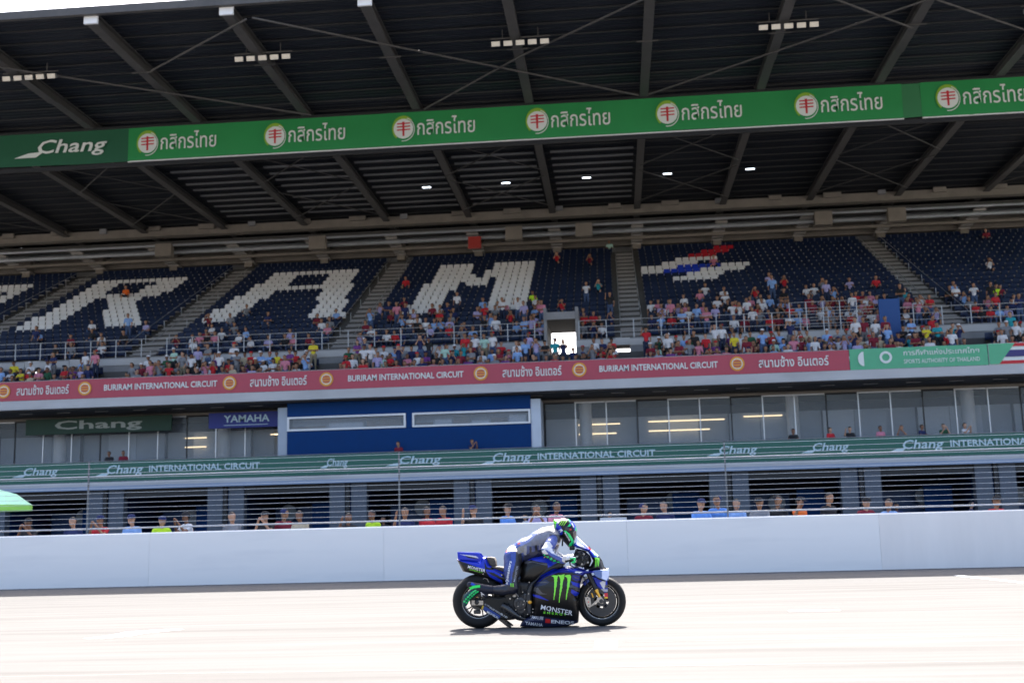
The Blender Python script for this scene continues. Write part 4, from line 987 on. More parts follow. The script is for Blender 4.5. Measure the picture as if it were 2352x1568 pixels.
# tail wing: two side plates and a top blade
for s in (-1, 1):
    P_, Q = inflate(LP([(207, 541), (300, 546), (440, 549), (470, 560), (508, 612), (480, 642), (350, 636), (216, 625)]), .010, .02, .005, .005, s*.10)
    wg = link_mesh('tail_wing', np_mesh('tail_wing', P_, Q, m_gloss, True, paint(P_, [([(240, 566), (430, 585), (462, 612), (350, 590), (290, 580)], (.55, .56, .6)), ([(300, 580), (420, 606), (460, 626), (330, 604)], BLK)], BLUE2)), bike)
b = MB(); pr = LP([(207, 541), (300, 546), (440, 549), (470, 560), (440, 556), (300, 553), (207, 548)]); b.prism(pr, -.105, .105); b.build('tail_blade', mat('livery_blue', BLUE2, .22, coat=.6), bike)
P_, Q = inflate(LP([(540, 600), (600, 597), (640, 606), (655, 640), (664, 700), (640, 712), (590, 690)]), .10, .03, .08, .006); b = link_mesh('seat_hump_pad', np_mesh('pad', P_, Q, m_seatpad), bike)
P_, Q = inflate(LP([(605, 702), (700, 704), (770, 716), (880, 742), (960, 760), (960, 790), (780, 775), (690, 745), (620, 722)]), .13, .03, .10, .006); b = link_mesh('seat', np_mesh('pad', P_, Q, m_seatpad), bike)
# rear light bracket, rear hugger, caliper
b = MB(); b.tube([L3(515, 850, -.12), L3(530, 838, -.12), L3(560, 846, -.12), L3(575, 870, -.12), L3(582, 884, -.12)], .006, 6); b.build('chain_clip', m_alu, bike, smooth=True)
b = MB(); pr = []
for a in range(60, 165, 7):
    t = math.radians(a); pr.append((.352*math.cos(t), .337+.352*math.sin(t)))
for a in range(158, 55, -7):
    t = math.radians(a); pr.append((.343*math.cos(t), .337+.343*math.sin(t)))
pr2 = [(x, z) for x, z in pr if x > -.02]
b = MB()
n_ = 14; vs = []; fs = []
for k in range(n_+1):
    t = math.radians(20+60*k/n_)
    for y in (-.10, -.07, .07, .10):
        r_ = .345+(.012 if abs(y) < .09 else 0); vs.append((r_*math.cos(t), y, .337+r_*math.sin(t)))
for k in range(n_):
    for j in range(3): a = k*4+j; fs.append((a, a+1, a+5, a+4))
kk = len(vs); vs += [(x*.985, y*.96, .337+(z-.337)*.985) for x, y, z in vs]; fs += [tuple(kk+i for i in reversed(f)) for f in fs[:]]
b.add(vs, fs); b.build('rear_mudguard', m_carbon, bike, smooth=True)
b = MB(); b.bbox(L(400, 0)[0]-.03, L(400, 0)[0]+.06, -.115, -.075, L(0, 1240)[1]-.02, L(0, 1240)[1]+.03, .01); b.build('rear_caliper', m_dalu, bike)
b = MB(); p = LP([(385, 1090), (520, 1092), (522, 1140), (385, 1145)]); b.prism(p, -.150, -.143); b.build('axle_block', m_alu, bike)
x, z = L(445, 1112); b = MB(); b.lathe([(.0001, -.16), (.012, -.16), (.013, -.175), (.026, -.17), (.03, -.15)], (x, 0, z), 24); b.build('axle_nut', m_dalu, bike, smooth=True)
# ---- front fork, brakes
ax, az = fx, .307
tu = L(1720, 735)
for s in (-1, 1):
    y = s*.102
    fk = MB(); a = L(1718, 735); c = L(1822, 962); fk.tube([(a[0], y, a[1]), (c[0], y, c[1])], .027, 16); f_ = fk.build('fork_leg', m_blackp, bike, smooth=True)
    b = MB(); c2 = L(1822, 962); d = L(1866, 1048); b.tube([(c2[0], y, c2[1]), (d[0], y, d[1])], [.025, .019], 14); b.tube([(c2[0], y, c2[1]), (c2[0]+(d[0]-c2[0])*.35, y, c2[1]+(d[1]-c2[1])*.35)], .0285, 14); b.build('fork_slider', m_goldm, f_, smooth=True)
    b = MB(); b.prism(LP([(1845, 1040), (1875, 1030), (1912, 1080), (1905, 1118), (1880, 1120), (1850, 1100), (1790, 1140), (1740, 1170), (1745, 1158), (1830, 1080)]), y-.012, y+.012); b.build('axle_clamp', m_alu, f_, fixn=True)
    b = MB(); x, z = L(1885, 1092); b.lathe([(.012, y+s*.013), (.024, y+s*.018), (.027, y+s*.013)], (x, 0, z), 20); b.build('axle_ring', m_dalu, f_, smooth=True)
    b = MB(); p = LP([(1698, 1048), (1735, 1040), (1760, 1060), (1768, 1130), (1752, 1160), (1722, 1150), (1705, 1110)]); b.prism(p, y-.03, y+.022); cp = b.build('brake_caliper', m_alu, f_, fixn=True)
    for (u, v) in ((1728, 1065), (1738, 1100), (1742, 1135)):
        x, z = L(u, v); b = MB(); b.cyl((x, 0, z), .008, y+s*.02-.012, y+s*.02+.012, 10); b.build('caliper_bolt', m_bred if v == 1100 else m_dalu, bike, smooth=True)
    b = MB(); b.tube([L3(1672, 812, y*1.12), L3(1740, 920, y*1.15), L3(1800, 1028, y*1.15)], .0045, 6); b.build('brake_line', m_dalu, bike, smooth=True)
    b = MB(); b.tube([L3(1775, 1000, y*1.1), L3(1792, 1050, y*1.1)], .010, 8); b.build('fork_link', m_goldm, bike, smooth=True)
    # front mudguard side blade
    P_, Q = inflate(LP([(1790, 830), (1905, 812), (1955, 850), (1962, 985), (1925, 1000), (1880, 960), (1840, 930)]), .009, .02, .004, .005, s*.078)
    o = link_mesh('mudguard_side', np_mesh('mg', P_, Q, m_gloss, True, paint(P_, [([(1868, 885), (1930, 850), (1935, 900), (1918, 965), (1900, 940)], (.62, .62, .66)), ([(1930, 915), (1960, 905), (1960, 945), (1925, 950)], GRY), ([(1880, 955), (1960, 960), (1960, 990), (1900, 985)], LGRY)], BLUE2)), bike)
x, z = L(1940, 1035)
b = MB(); b.box(x-.022, x+.022, -.083, -.077, z-.03, z+.035); b.build('red_sticker', mat('sticker_red', (.65, .02, .04), .4), fw_ and bike)
b = MB(); b.box(x-.020, x+.018, -.085, -.083, z-.028, z-.012); b.build('sticker_bar', mat('sticker_yellow', YEL, .4), bike)
n_ = 18; vs = []; fs = []
for k in range(n_+1):
    t = math.radians(84+52*k/n_)
    for y, dr in ((-.082, -.03), (-.07, .004), (-.035, .016), (.035, .016), (.07, .004), (.082, -.03)):
        r_ = .315+dr; vs.append((fx+r_*math.cos(t), y, .307+r_*math.sin(t)))
for k in range(n_):
    for j in range(5): a = k*6+j; fs.append((a, a+1, a+7, a+6))
kk = len(vs); vs += [(fx+(x-fx)*.985, y*.96, .307+(z-.307)*.985) for x, y, z in vs]; fs += [tuple(kk+i for i in reversed(f)) for f in fs[:]]
b = MB(); b.add(vs, fs); b.build('front_mudguard', mat('livery_blue_dark', BLUE, .25, coat=.6), bike, smooth=True)
# ---- side fairing (one moulded body both sides, hollowed only by the wheel arch)
FAIR = [(1112, 905), (1200, 815), (1330, 748), (1420, 716), (1500, 700), (1600, 712), (1700, 740), (1790, 752), (1788, 775), (1700, 790), (1668, 830), (1645, 900), (1636, 1000), (1606, 1040), (1625, 1080), (1625, 1235), (1618, 1335), (1500, 1372), (1290, 1388), (940, 1384), (985, 1292), (1080, 1262), (1098, 1150), (1090, 1010)]
def WF(X, Z):                    # half width: narrow at belly, widest by the knees, narrower towards the nose
    t = np.clip((Z-.02)/.55, 0, 1); w_ = .58+.42*np.sin(t*math.pi*.62)
    return w_*(1-.22*np.clip((X-1.15)/.35, 0, 1))
Lf = [([(1110, 905), (1330, 735), (1440, 705), (1600, 705), (1795, 740), (1790, 780), (1680, 800), (1640, 790), (1540, 762), (1400, 765), (1250, 815), (1130, 905), (1100, 930)], BLUE),
      ([(1480, 712), (1620, 735), (1600, 755), (1520, 752)], BLUE2),
      ([(1115, 895), (1290, 820), (1300, 832), (1120, 925)], CARB),
      ([(1110, 900), (1250, 840), (1300, 870), (1250, 905), (1100, 930)], NAVY),
      ([(1150, 880), (1240, 866), (1290, 880), (1200, 884)], GRY),
      ([(1100, 930), (1150, 920), (1215, 995), (1285, 1010), (1180, 1010), (1130, 975), (1085, 985)], GRY),
      ([(1085, 1010), (1180, 1022), (1290, 1082), (1240, 1070), (1130, 1040), (1085, 1032)], BLUE2),
      ([(1540, 860), (1640, 890), (1640, 940), (1560, 900)], BLUE2), ([(1565, 910), (1640, 945), (1640, 985), (1550, 930)], GRY), ([(1550, 950), (1640, 1000), (1636, 1030), (1590, 1030), (1540, 985)], BLUE2), ([(1480, 900), (1560, 905), (1640, 960), (1560, 945)], (.05, .06, .08)),
      ([(1560, 790), (1640, 800), (1650, 860), (1600, 850), (1640, 880), (1560, 840)], BLUE), ([(1560, 800), (1640, 835), (1600, 832)], GRY),
      ([(930, 1390), (985, 1292), (1045, 1252), (1200, 1262), (1620, 1312), (1622, 1345), (1290, 1395)], NAVY)]
fair, FB = shell('side_fairing', FAIR, .275, .075, .11, .0055, m_gloss, CARB, Lf+[([(1110, 925), (1560, 936), (1640, 950), (1640, 956), (1560, 943), (1110, 932)], (.002, .002, .002)), ([(1085, 1085), (1290, 1080), (1560, 1050), (1625, 1060), (1625, 1310), (1200, 1262), (1060, 1250)], BLK)], Wf=WF)
# ---- nose, cockpit, screen
NOSE = [(1560, 462), (1590, 424), (1690, 452), (1755, 490), (1800, 528), (1868, 592), (1902, 642), (1920, 705), (1965, 738), (1940, 765), (1860, 770), (1760, 760), (1690, 745), (1680, 690), (1760, 700), (1795, 640), (1740, 540), (1650, 500), (1600, 490)]
nose, NB = shell('nose_fairing', NOSE, .155, .07, .03, .005, m_gloss, BLK,
    [([(1560, 468), (1590, 420), (1700, 450), (1790, 525), (1860, 590), (1790, 600), (1740, 545), (1650, 505), (1600, 495)], BLUE2), ([(1590, 428), (1640, 440), (1720, 495), (1690, 495), (1630, 470)], (.55, .58, .75)),
     ([(1785, 505), (1860, 575), (1850, 590), (1815, 560), (1770, 515)], (.62, .82, .5)), ([(1690, 730), (1780, 742), (1960, 745), (1930, 770), (1690, 755)], BLUE), ([(1740, 475), (1775, 500), (1770, 515), (1735, 492)], RED)])
P_, Q = inflate(LP([(1600, 500), (1690, 520), (1760, 580), (1775, 640), (1750, 700), (1680, 715), (1600, 705), (1560, 650), (1570, 560)]), .09, .06, .03, .006); link_mesh('cockpit_block', np_mesh('cb', P_, Q, m_blackp), bike)
rc = random.Random(9)
for k in range(26):
    u, v = rc.uniform(1545, 1770), rc.uniform(500, 705); du, dv = rc.uniform(-60, 60), rc.uniform(-50, 50); y = -rc.uniform(.085, .15)
    b = MB(); b.tube([L3(u, v, y), L3(u+du*.5+8, v+dv*.5, y-.015), L3(u+du, v+dv, y)], rc.uniform(.003, .0065), 5); b.build('cockpit_cable', [m_blackp, m_dalu, m_alu, m_blackp][k % 4], bike, smooth=True)
for k, (u, v) in enumerate(((1600, 520), (1640, 555), (1690, 560), (1720, 610), (1655, 610), (1610, 590), (1700, 660), (1650, 660), (1735, 655))):
    x, z = L(u, v); b = MB(); b.bbox(x-.014, x+.014, -.125, -.08, z-.012, z+.012, .004); b.build('connector', [m_dalu, m_blackp, m_alu][k % 3], bike)
b = MB(); b.bbox(L(1535, 0)[0]-.03, L(1535, 0)[0]+.035, -.06, .06, L(0, 530)[1]-.03, L(0, 530)[1]+.03, .01); b.build('dash_display', m_blackp, bike)
# windscreen: curved clear sheet
m_scr = mat('clear_screen', (.75, .78, .8), .05, alpha=.22, spec=.6)
vs = []; fs = []; nU, nV = 12, 14
for i in range(nU+1):
    t = i/nU; u = 1740+(1603-1740)*t; v = 474+(342-474)*t
    ub, vb = 1760+(1600-1760)*t, 497+(432-497)*t
    for j in range(nV+1):
        a = math.pi*(j/nV-.5); hw_ = .13*(1-.35*t)
        x, z = L(u, v); xb, zb_ = L(ub, vb); c = math.cos(a)
        vs.append((xb+(x-xb)*c, hw_*math.sin(a), zb_+(z-zb_)*c))
for i in range(nU):
    for j in range(nV): a = i*(nV+1)+j; fs.append((a, a+1, a+nV+2, a+nV+1))
kk = len(vs); vs += [(x-.002, y, z-.002) for x, y, z in vs]; fs += [tuple(kk+i for i in reversed(f)) for f in fs[:]]
b = MB(); b.add(vs, fs); scr = b.build('windscreen', m_scr, bike, smooth='all')
b = MB(); b.tube([vs[i*(nV+1)+nV//2] for i in range(nU+1)], .0028, 6); b.build('screen_edge', m_blackp, scr)
b = MB(); b.tube([L3(1755, 488, 0), L3(1740, 474, 0)], .008, 6); b.build('screen_bolt', m_bred, scr)
# winglets
for s in (-1, 1):
    P_, Q = inflate(LP([(1790, 745), (1970, 728), (1982, 770), (1972, 852), (1930, 868), (1850, 842), (1815, 800)]), .012, .03, .004, .005, s*.20)
    link_mesh('winglet_plate', np_mesh('wp', P_, Q, m_gloss, True, paint(P_, [([(1900, 735), (1980, 725), (1978, 800), (1950, 855), (1895, 830)], (.62, .68, .9)), ([(1800, 790), (1850, 820), (1940, 858), (1930, 872), (1840, 846)], CARB)], (.10, .16, .36))), bike)  # pale blue-white patch paints a sunlit sheen into the plate colour
    b = MB(); b.prism(LP([(1780, 752), (1960, 742), (1965, 752), (1790, 768)]), min(s*.10, s*.21), max(s*.10, s*.21)); b.build('winglet_blade', mat('livery_blue', BLUE2), bike, fixn=True)
# handlebars and levers
for s in (-1, 1):
    b = MB(); b.tube([L3(1640, 600, s*.10), L3(1580, 620, s*.18), L3(1540, 632, s*.32)], .014, 10); b.build('handlebar', m_blackp, bike, smooth=True)
    b = MB(); b.tube([L3(1530, 632, s*.33), L3(1540, 680, s*.335), L3(1580, 702, s*.33), L3(1660, 690, s*.30), L3(1700, 672, s*.26)], .008, 8); b.build('lever_guard', m_dalu, bike, smooth=True)
    b = MB(); b.tube([L3(1610, 625, s*.20), L3(1600, 648, s*.28), L3(1570, 655, s*.33)], .006, 6); b.build('brake_lever', m_alu, bike, smooth=True)
b = MB(); x, z = L(1668, 672); b.cyl((x, 0, z), .012, -.19, -.14, 12); b.build('fluid_reservoir', m_alu, bike, smooth=True)
# underbelly front, radiator
b = MB(); x, z = L(1600, 900); b.box(x-.02, x+.015, -.15, .15, z-.16, z+.12); b.build('radiator', m_blackp, bike)

# ---- decals projected on the bodywork
m_dw = mat('decal_white', (.72, .73, .76), .4); m_dn = mat('decal_neon', (.22, .80, .05), .4); m_db = mat('decal_blue', (.03, .12, .55), .4); m_dr = mat('decal_red', (.6, .02, .02), .4); m_dg = mat('decal_grey', (.30, .31, .35), .4)
def project(V2, bvh, off=.003, side=-1):
    out = []
    for x, z in V2:
        h = bvh.ray_cast(Vector((x, side*1.5, z)), Vector((0, -side, 0)))
        y = h[0].y if h[0] is not None else (out[-1][1]-side*off if out else side*.2)
        out.append((x, y+side*off, z))
    return out
def decal_poly(pts, bvh, m, parent, name='decal', off=.003):
    P2 = LP(pts); tri = poly_tri(P2)
    me_v = [Vector((a, c, 0)) for a, c in P2]
    bm = bmesh.new(); vv = [bm.verts.new(v) for v in me_v]; bm.verts.ensure_lookup_table()
    for t in tri:
        try: bm.faces.new([vv[i] for i in t])
        except ValueError: pass
    for _ in range(2): bmesh.ops.subdivide_edges(bm, edges=[e for e in bm.edges if e.calc_length() > .02], cuts=1, use_grid_fill=True); bmesh.ops.triangulate(bm, faces=bm.faces)
    bm.verts.index_update(); pv = project([(v.co.x, v.co.y) for v in bm.verts], bvh, off)
    b = MB(); b.add(pv, [tuple(v.index for v in f.verts) for f in bm.faces]); bm.free()
    return b.build(name, m, parent)
def decal_text(s, p0, p1, hpx, bvh, m, parent, bold=.01, shear=0., off=.0035, name='lettering'):
    """baseline from p0 to p1 (picture readings), capital height hpx"""
    V, F, _ = text_geo(s, bold, shear); d = np.array(p1, float)-np.array(p0, float); up = np.array([d[1], -d[0]])/np.hypot(*d)*hpx
    pts = np.array(p0)+V[:, :1]*d+V[:, 1:]*up
    P2 = [L(u, v) for u, v in pts]; b = MB(); b.add(project(P2, bvh, off), F); return b.build(name, m, parent)
rj = random.Random(5)
def claw(pts, widths, jag=5):
    Lh, Rh = [], []; n = len(pts)
    for i, (u, v) in enumerate(pts):
        w_ = widths[i]; Lh.append((u-w_+rj.uniform(-jag, 0), v)); Rh.append((u+w_+rj.uniform(0, jag), v+rj.uniform(-4, 4)))
    return Lh+Rh[::-1]
def strand(top, bot, wtop, lean=0, n=16):
    pts = []; ws = []
    for i in range(n+1):
        t = i/n; pts.append((top[0]+(bot[0]-top[0])*t+math.sin(t*5)*4, top[1]+(bot[1]-top[1])*t)); ws.append(wtop*(1-t*.93)*(1 if i % 2 else .82))
    return claw(pts, ws, 4)
for top, bot, hook in (((1368, 810), (1352, 1072), [(1318, 803), (1350, 796), (1398, 797), (1386, 830), (1352, 838), (1345, 815)]), ((1440, 800), (1410, 1100), [(1392, 790), (1425, 793), (1470, 782), (1464, 840), (1422, 845), (1412, 815)]), ((1522, 800), (1490, 1070), [(1465, 802), (1500, 790), (1535, 788), (1545, 812), (1535, 850), (1505, 838), (1490, 815)])):
    decal_poly(hook, FB, m_dn, fair, 'claw_mark'); decal_poly(strand(top, bot, 19), FB, m_dn, fair, 'claw_mark', .0034)
decal_text('MONSTER', (1192, 1180), (1552, 1250), 56, FB, m_dw, fair, .012)
b_ = decal_text('I', (1291, 1216), (1297, 1217), 74, FB, m_dw, fair, 0)
decal_text('E N E R G Y', (1225, 1228), (1488, 1252), 26, FB, m_dn, fair, .02)
decal_text('YAMALUBE', (1062, 1286), (1220, 1300), 36, FB, m_dw, fair, .02)
decal_text('racing lubricants', (1050, 1300), (1215, 1314), 9, FB, m_dg, fair, .01)
decal_text('YAMAHA', (1008, 1358), (1210, 1382), 40, FB, m_dw, fair, .03)
decal_poly([(1246, 1286), (1302, 1290), (1302, 1338), (1240, 1334)], FB, m_dr, fair)
decal_text('ENEOS', (1308, 1338), (1570, 1358), 42, FB, m_dw, fair, .035)
decal_poly([(1585, 760), (1600, 752), (1650, 756), (1675, 758), (1640, 774), (1620, 766), (1600, 770)], FB, m_dw, fair, 'decal')
decal_text('MONSTER', (335, 722), (540, 770), 34, TLB, m_dw, bpy.data.objects['tail_fairing'], .015)
decal_text('E N E R G Y', (358, 745), (512, 782), 14, TLB, m_dn, bpy.data.objects['tail_fairing'], .02)
sw0 = [o for o in bike.children if o.name.startswith('swingarm') and o.type == 'MESH'][0]
decal_text('MICHELIN', (560, 1225), (690, 1298), 24, SWB, m_dw, sw0, .02)
decal_text('GILLES TOOLING', (590, 1172), (745, 1262), 17, SWB, m_dw, sw0, .01)
decal_text('D.I.D', (722, 1250), (796, 1292), 22, SWB, m_dw, sw0, .02)
decal_text('KYB', (535, 1140), (590, 1165), 18, SWB, m_dg, sw0, .02)
for k in range(3):
    u = 1822+k*18
    decal_poly([(u-8, 596+k*2), (u+8, 598+k*2), (u+10, 640), (u+2, 700-k*4), (u-4, 712-k*6), (u-3, 660), (u-2, 630)], NB, m_dn, nose, 'claw_mark')
b = MB(); b.tube([L3(1716, 742, -.131), L3(1724, 758, -.131)], .0285, 12); b.build('fork_band', m_dw, bike, smooth=True)
decal_text('21', (1800, 560), (1835, 590), 22, NB, m_dn, nose, .01)
# ---------------------------------------------------------------- rider
rid = empty('person', (BX, BY, 0), 'motorcycle rider in blue and silver leathers and green helmet crouching over the motorcycle', 'rider')
def Q3(u, v, y): return L3(u, v, y)
pr = []
def pr_(a, b_, r0, r1, m=0): pr.append((a, b_, r0, r1, m))
# pelvis, trunk
pr_(Q3(868, 600, -.07), Q3(868, 600, .07), .115, .115); pr_(Q3(880, 560, 0), Q3(1000, 495, 0), .115, .115); pr_(Q3(1000, 490, -.03), Q3(1000, 490, .03), .110, .110)
pr_(Q3(1000, 495, 0), Q3(1180, 410, 0), .115, .125); pr_(Q3(1180, 405, -.07), Q3(1180, 405, .07), .115, .115); pr_(Q3(1180, 405, -.05), Q3(1300, 370, -.10), .115, .105); pr_(Q3(1180, 405, .05), Q3(1300, 370, .10), .115, .105)
pr_(Q3(1320, 350, -.12), Q3(1320, 350, .12), .095, .095); pr_(Q3(1330, 345, 0), Q3(1420, 330, 0), .08, .07)
pr_(Q3(1000, 570, 0), Q3(1190, 505, 0), .105, .10)
# aero hump
pr_(Q3(1110, 352, 0), Q3(1215, 316, 0), .042, .060); pr_(Q3(1215, 316, 0), Q3(1345, 283, 0), .060, .057)
# right (near) leg: thigh, shin
pr_(Q3(862, 610, -.10), Q3(858, 760, -.20), .115, .098); pr_(Q3(858, 760, -.20), Q3(866, 905, -.245), .096, .070); pr_(Q3(866, 905, -.245), Q3(878, 950, -.25), .068, .060)
pr_(Q3(875, 955, -.245), Q3(760, 965, -.24), .058, .062); pr_(Q3(760, 965, -.24), Q3(590, 962, -.235), .062, .046)
# knee slider
pr_(Q3(905, 935, -.285), Q3(895, 890, -.285), .032, .03)
# left leg
pr_(Q3(862, 610, .10), Q3(960, 700, .22), .112, .095); pr_(Q3(960, 700, .22), Q3(1040, 800, .275), .092, .065); pr_(Q3(1040, 800, .275), Q3(870, 985, .25), .060, .045)
# arms
for s, E in ((-1, (1262, 520)), (1, (1300, 545))):
    pr_(Q3(1345, 385, s*.17), Q3(*((1345+E[0])/2, (385+E[1])/2), s*.25), .080, .062); pr_(Q3((1345+E[0])/2, (385+E[1])/2, s*.25), Q3(*E, s*.315), .062, .056)
    pr_(Q3(*E, s*.315), Q3(1350, 590, s*.33), .056, .052); pr_(Q3(1350, 590, s*.33), Q3(1455, 632, s*.325), .050, .038)
P_, Qd, mi = body(pr, .0085, .032); P_ = smooth_verts(P_, Qd, 2, .4)
SIL = (.50, .50, .52); SBL = (.03, .065, .30); SBLD = (.018, .045, .22)
Ls = [([(740, 470), (900, 430), (1000, 440), (1110, 500), (1060, 640), (990, 740), (940, 1000), (740, 1000)], SBL),
      ([(740, 560), (850, 560), (860, 1000), (740, 1000)], (.014, .035, .17)),
      ([(905, 520), (960, 520), (975, 640), (962, 780), (930, 950), (850, 950), (880, 760), (905, 640)], (.022, .022, .026)),
      ([(960, 560), (1030, 560), (1060, 640), (990, 680)], (.02, .04, .15)),
      ([(760, 500), (830, 462), (900, 470), (890, 520), (790, 540)], (.62, .62, .66)), ([(778, 520), (800, 508), (806, 530), (782, 545)], (.75, .15, .10)),
      ([(900, 500), (1000, 440), (1090, 500), (1060, 520), (1000, 540), (930, 560)], (.22, .21, .20)),
      ([(1010, 470), (1120, 470), (1250, 450), (1220, 560), (1060, 600), (1010, 540)], (.06, .08, .20)),
      ([(1060, 480), (1085, 475), (1080, 600), (1055, 600)], (.02, .02, .025)), ([(1120, 460), (1150, 455), (1150, 590), (1120, 590)], (.02, .02, .025)), ([(1172, 450), (1192, 448), (1190, 590), (1168, 590)], (.25, .25, .3)), ([(1000, 470), (1030, 470), (1020, 600), (990, 560)], (.28, .28, .3)),
      ([(900, 420), (1000, 330), (1130, 255), (1150, 330), (1060, 420), (960, 470)], (.20, .24, .46)),  # lilac highlight along the back put into the suit colour
      ([(960, 400), (1000, 370), (1012, 380), (970, 412)], (.08, .10, .3)), ([(1010, 368), (1040, 345), (1052, 356), (1020, 380)], (.08, .10, .3)), ([(915, 440), (945, 425), (948, 445), (920, 455)], (.7, .1, .05)),
      ([(1100, 320), (1400, 200), (1450, 330), (1370, 335), (1290, 310), (1180, 318)], (.13, .135, .15)),
      ([(1300, 330), (1420, 340), (1440, 440), (1370, 500), (1340, 430), (1290, 380)], (.03, .03, .035)), ([(1320, 345), (1345, 340), (1385, 400), (1395, 450), (1375, 460)], (.6, .6, .62)), ([(1352, 410), (1368, 412), (1372, 470), (1358, 470)], (.65, .45, .03)), ([(1300, 370), (1330, 385), (1350, 430), (1340, 470), (1290, 420)], (.46, .46, .48)),
      ([(985, 590), (1060, 545), (1120, 530), (1240, 490), (1260, 640), (1000, 760), (975, 660)], (.012, .016, .045)),  # dark suit front, with the shadow under the chest painted in
      ]
La = [([(1180, 420), (1330, 400), (1360, 520), (1480, 600), (1480, 680), (1400, 680), (1200, 620)], (.05, .08, .30)), ([(1190, 440), (1300, 410), (1340, 470), (1290, 510), (1210, 490)], (.66, .66, .70)), ([(1200, 500), (1230, 500), (1290, 555), (1420, 640), (1420, 700), (1200, 640)], (.015, .03, .05)),
      ([(1215, 520), (1250, 500), (1290, 550), (1270, 562), (1225, 548)], (.62, .62, .64)), ([(1270, 470), (1310, 480), (1460, 575), (1450, 600), (1330, 545), (1270, 500)], (.60, .62, .72))]
for k in range(5):
    u = 1228+k*40; v = 560+k*20; La.append(([(u, v), (u+24, v-2), (u+30, v+18), (u+12, v+14), (u+18, v+26), (u-4, v+18)], GRN))
base = np.array((.17, .18, .23))
col = paint(P_, Ls, base)
arm = (P_[:, 1] < -.235) & (P_[:, 2] > L(0, 720)[1]); ca = paint(P_, La, (.05, .08, .30)); col[arm & (P_[:, 0] > L(1170, 0)[0]) & (P_[:, 0] < L(1500, 0)[0])] = ca[arm & (P_[:, 0] > L(1170, 0)[0]) & (P_[:, 0] < L(1500, 0)[0])]
legm = (P_[:, 2] < L(0, 925)[1]); col[legm] = (.007, .009, .02)
up = (P_[:, 2] > L(0, 560)[1]) & (P_[:, 0] < L(1280, 0)[0])
me = np_mesh('person', P_, Qd, m_leather, True, col)
suit = link_mesh('body', me, rid); RBV = BVHTree.FromPolygons(P_.tolist(), Qd.tolist())
# boots
def boot(s, pts, nm):
    yb = s*.245
    q = [(Q3(*pts[i], s*.245), Q3(*pts[i+1], s*.245), r0, r1, 0) for i, (r0, r1) in enumerate(((.058, .056), (.056, .050), (.050, .036)))]
    if s < 0: q = [(Q3(620, 962, yb), Q3(490, 948, yb), .056, .058, 0), (Q3(490, 945, yb), Q3(378, 908, yb), .056, .042, 0), (Q3(450, 965, yb), Q3(345, 1050, yb), .056, .046, 0), (Q3(345, 1050, yb), Q3(320, 1125, yb), .045, .030, 0)]
    Pb, Qb, _ = body(q+[(Q3(*pts[4], s*.245), Q3(*pts[5], s*.245), .035, .03, 0)], .006, .02)
    Pb = smooth_verts(Pb, Qb, 1, .4)
    c = paint(Pb, [([(312, 965), (420, 915), (500, 908), (498, 934), (430, 945), (325, 990)], (.03, .70, .10)), ([(400, 880), (450, 905), (420, 918), (385, 905)], (.01, .05, .4)), ([(280, 1050), (330, 1000), (420, 965), (470, 965), (440, 1010), (380, 1060), (340, 1180), (290, 1170)], (.004, .05, .05))], (.006, .009, .022)) if s < 0 else np.tile(np.array((.01, .014, .035)), (len(Pb), 1))
    return link_mesh('boot', np_mesh('boot', Pb, Qb, m_satin, True, c), rid), Pb, Qb
bo, Pb, Qb = boot(-1, [(610, 962), (500, 955), (400, 985), (322, 1130), (540, 1000), (560, 1030)], 'r')
BBV = BVHTree.FromPolygons(Pb.tolist(), Qb.tolist())
for k in range(14):
    t = (k//2)/7; u = 452-150*t+(k % 2)*26-6; v = 972+(t**1.3)*150+(k % 2)*14
    decal_poly([(u-12, v-9), (u+10, v-11), (u+14, v+2), (u+2, v+1), (u+6, v+11), (u-10, v+9)], BBV, mat('decal_green', GRN, .4), bo, 'pattern')
decal_text('A', (515, 1040), (550, 1020), 50, BBV, m_dw, bo, .03)
boot(1, [(880, 975), (850, 1000), (880, 1030), (950, 1065), (840, 1010), (835, 1050)], 'l')
# near leg lettering, back lettering
decal_text('alpinestars', (826, 905), (872, 640), 44, RBV, m_dw, suit, .015, .2)
decal_text('MONSTER', (905, 870), (940, 690), 22, RBV, m_dg, suit, .02)
for k in range(3): decal_poly([(850+k*15, 885), (857+k*15, 886), (862+k*15, 925), (856+k*15, 926)], RBV, m_dn, suit, 'claw_mark')
decal_text('YAMAHA', (1275, 490), (1425, 592), 30, RBV, m_dw, suit, .03)
decal_text('YAMAHA', (975, 432), (1095, 362), 24, RBV, m_dw, suit, .02)
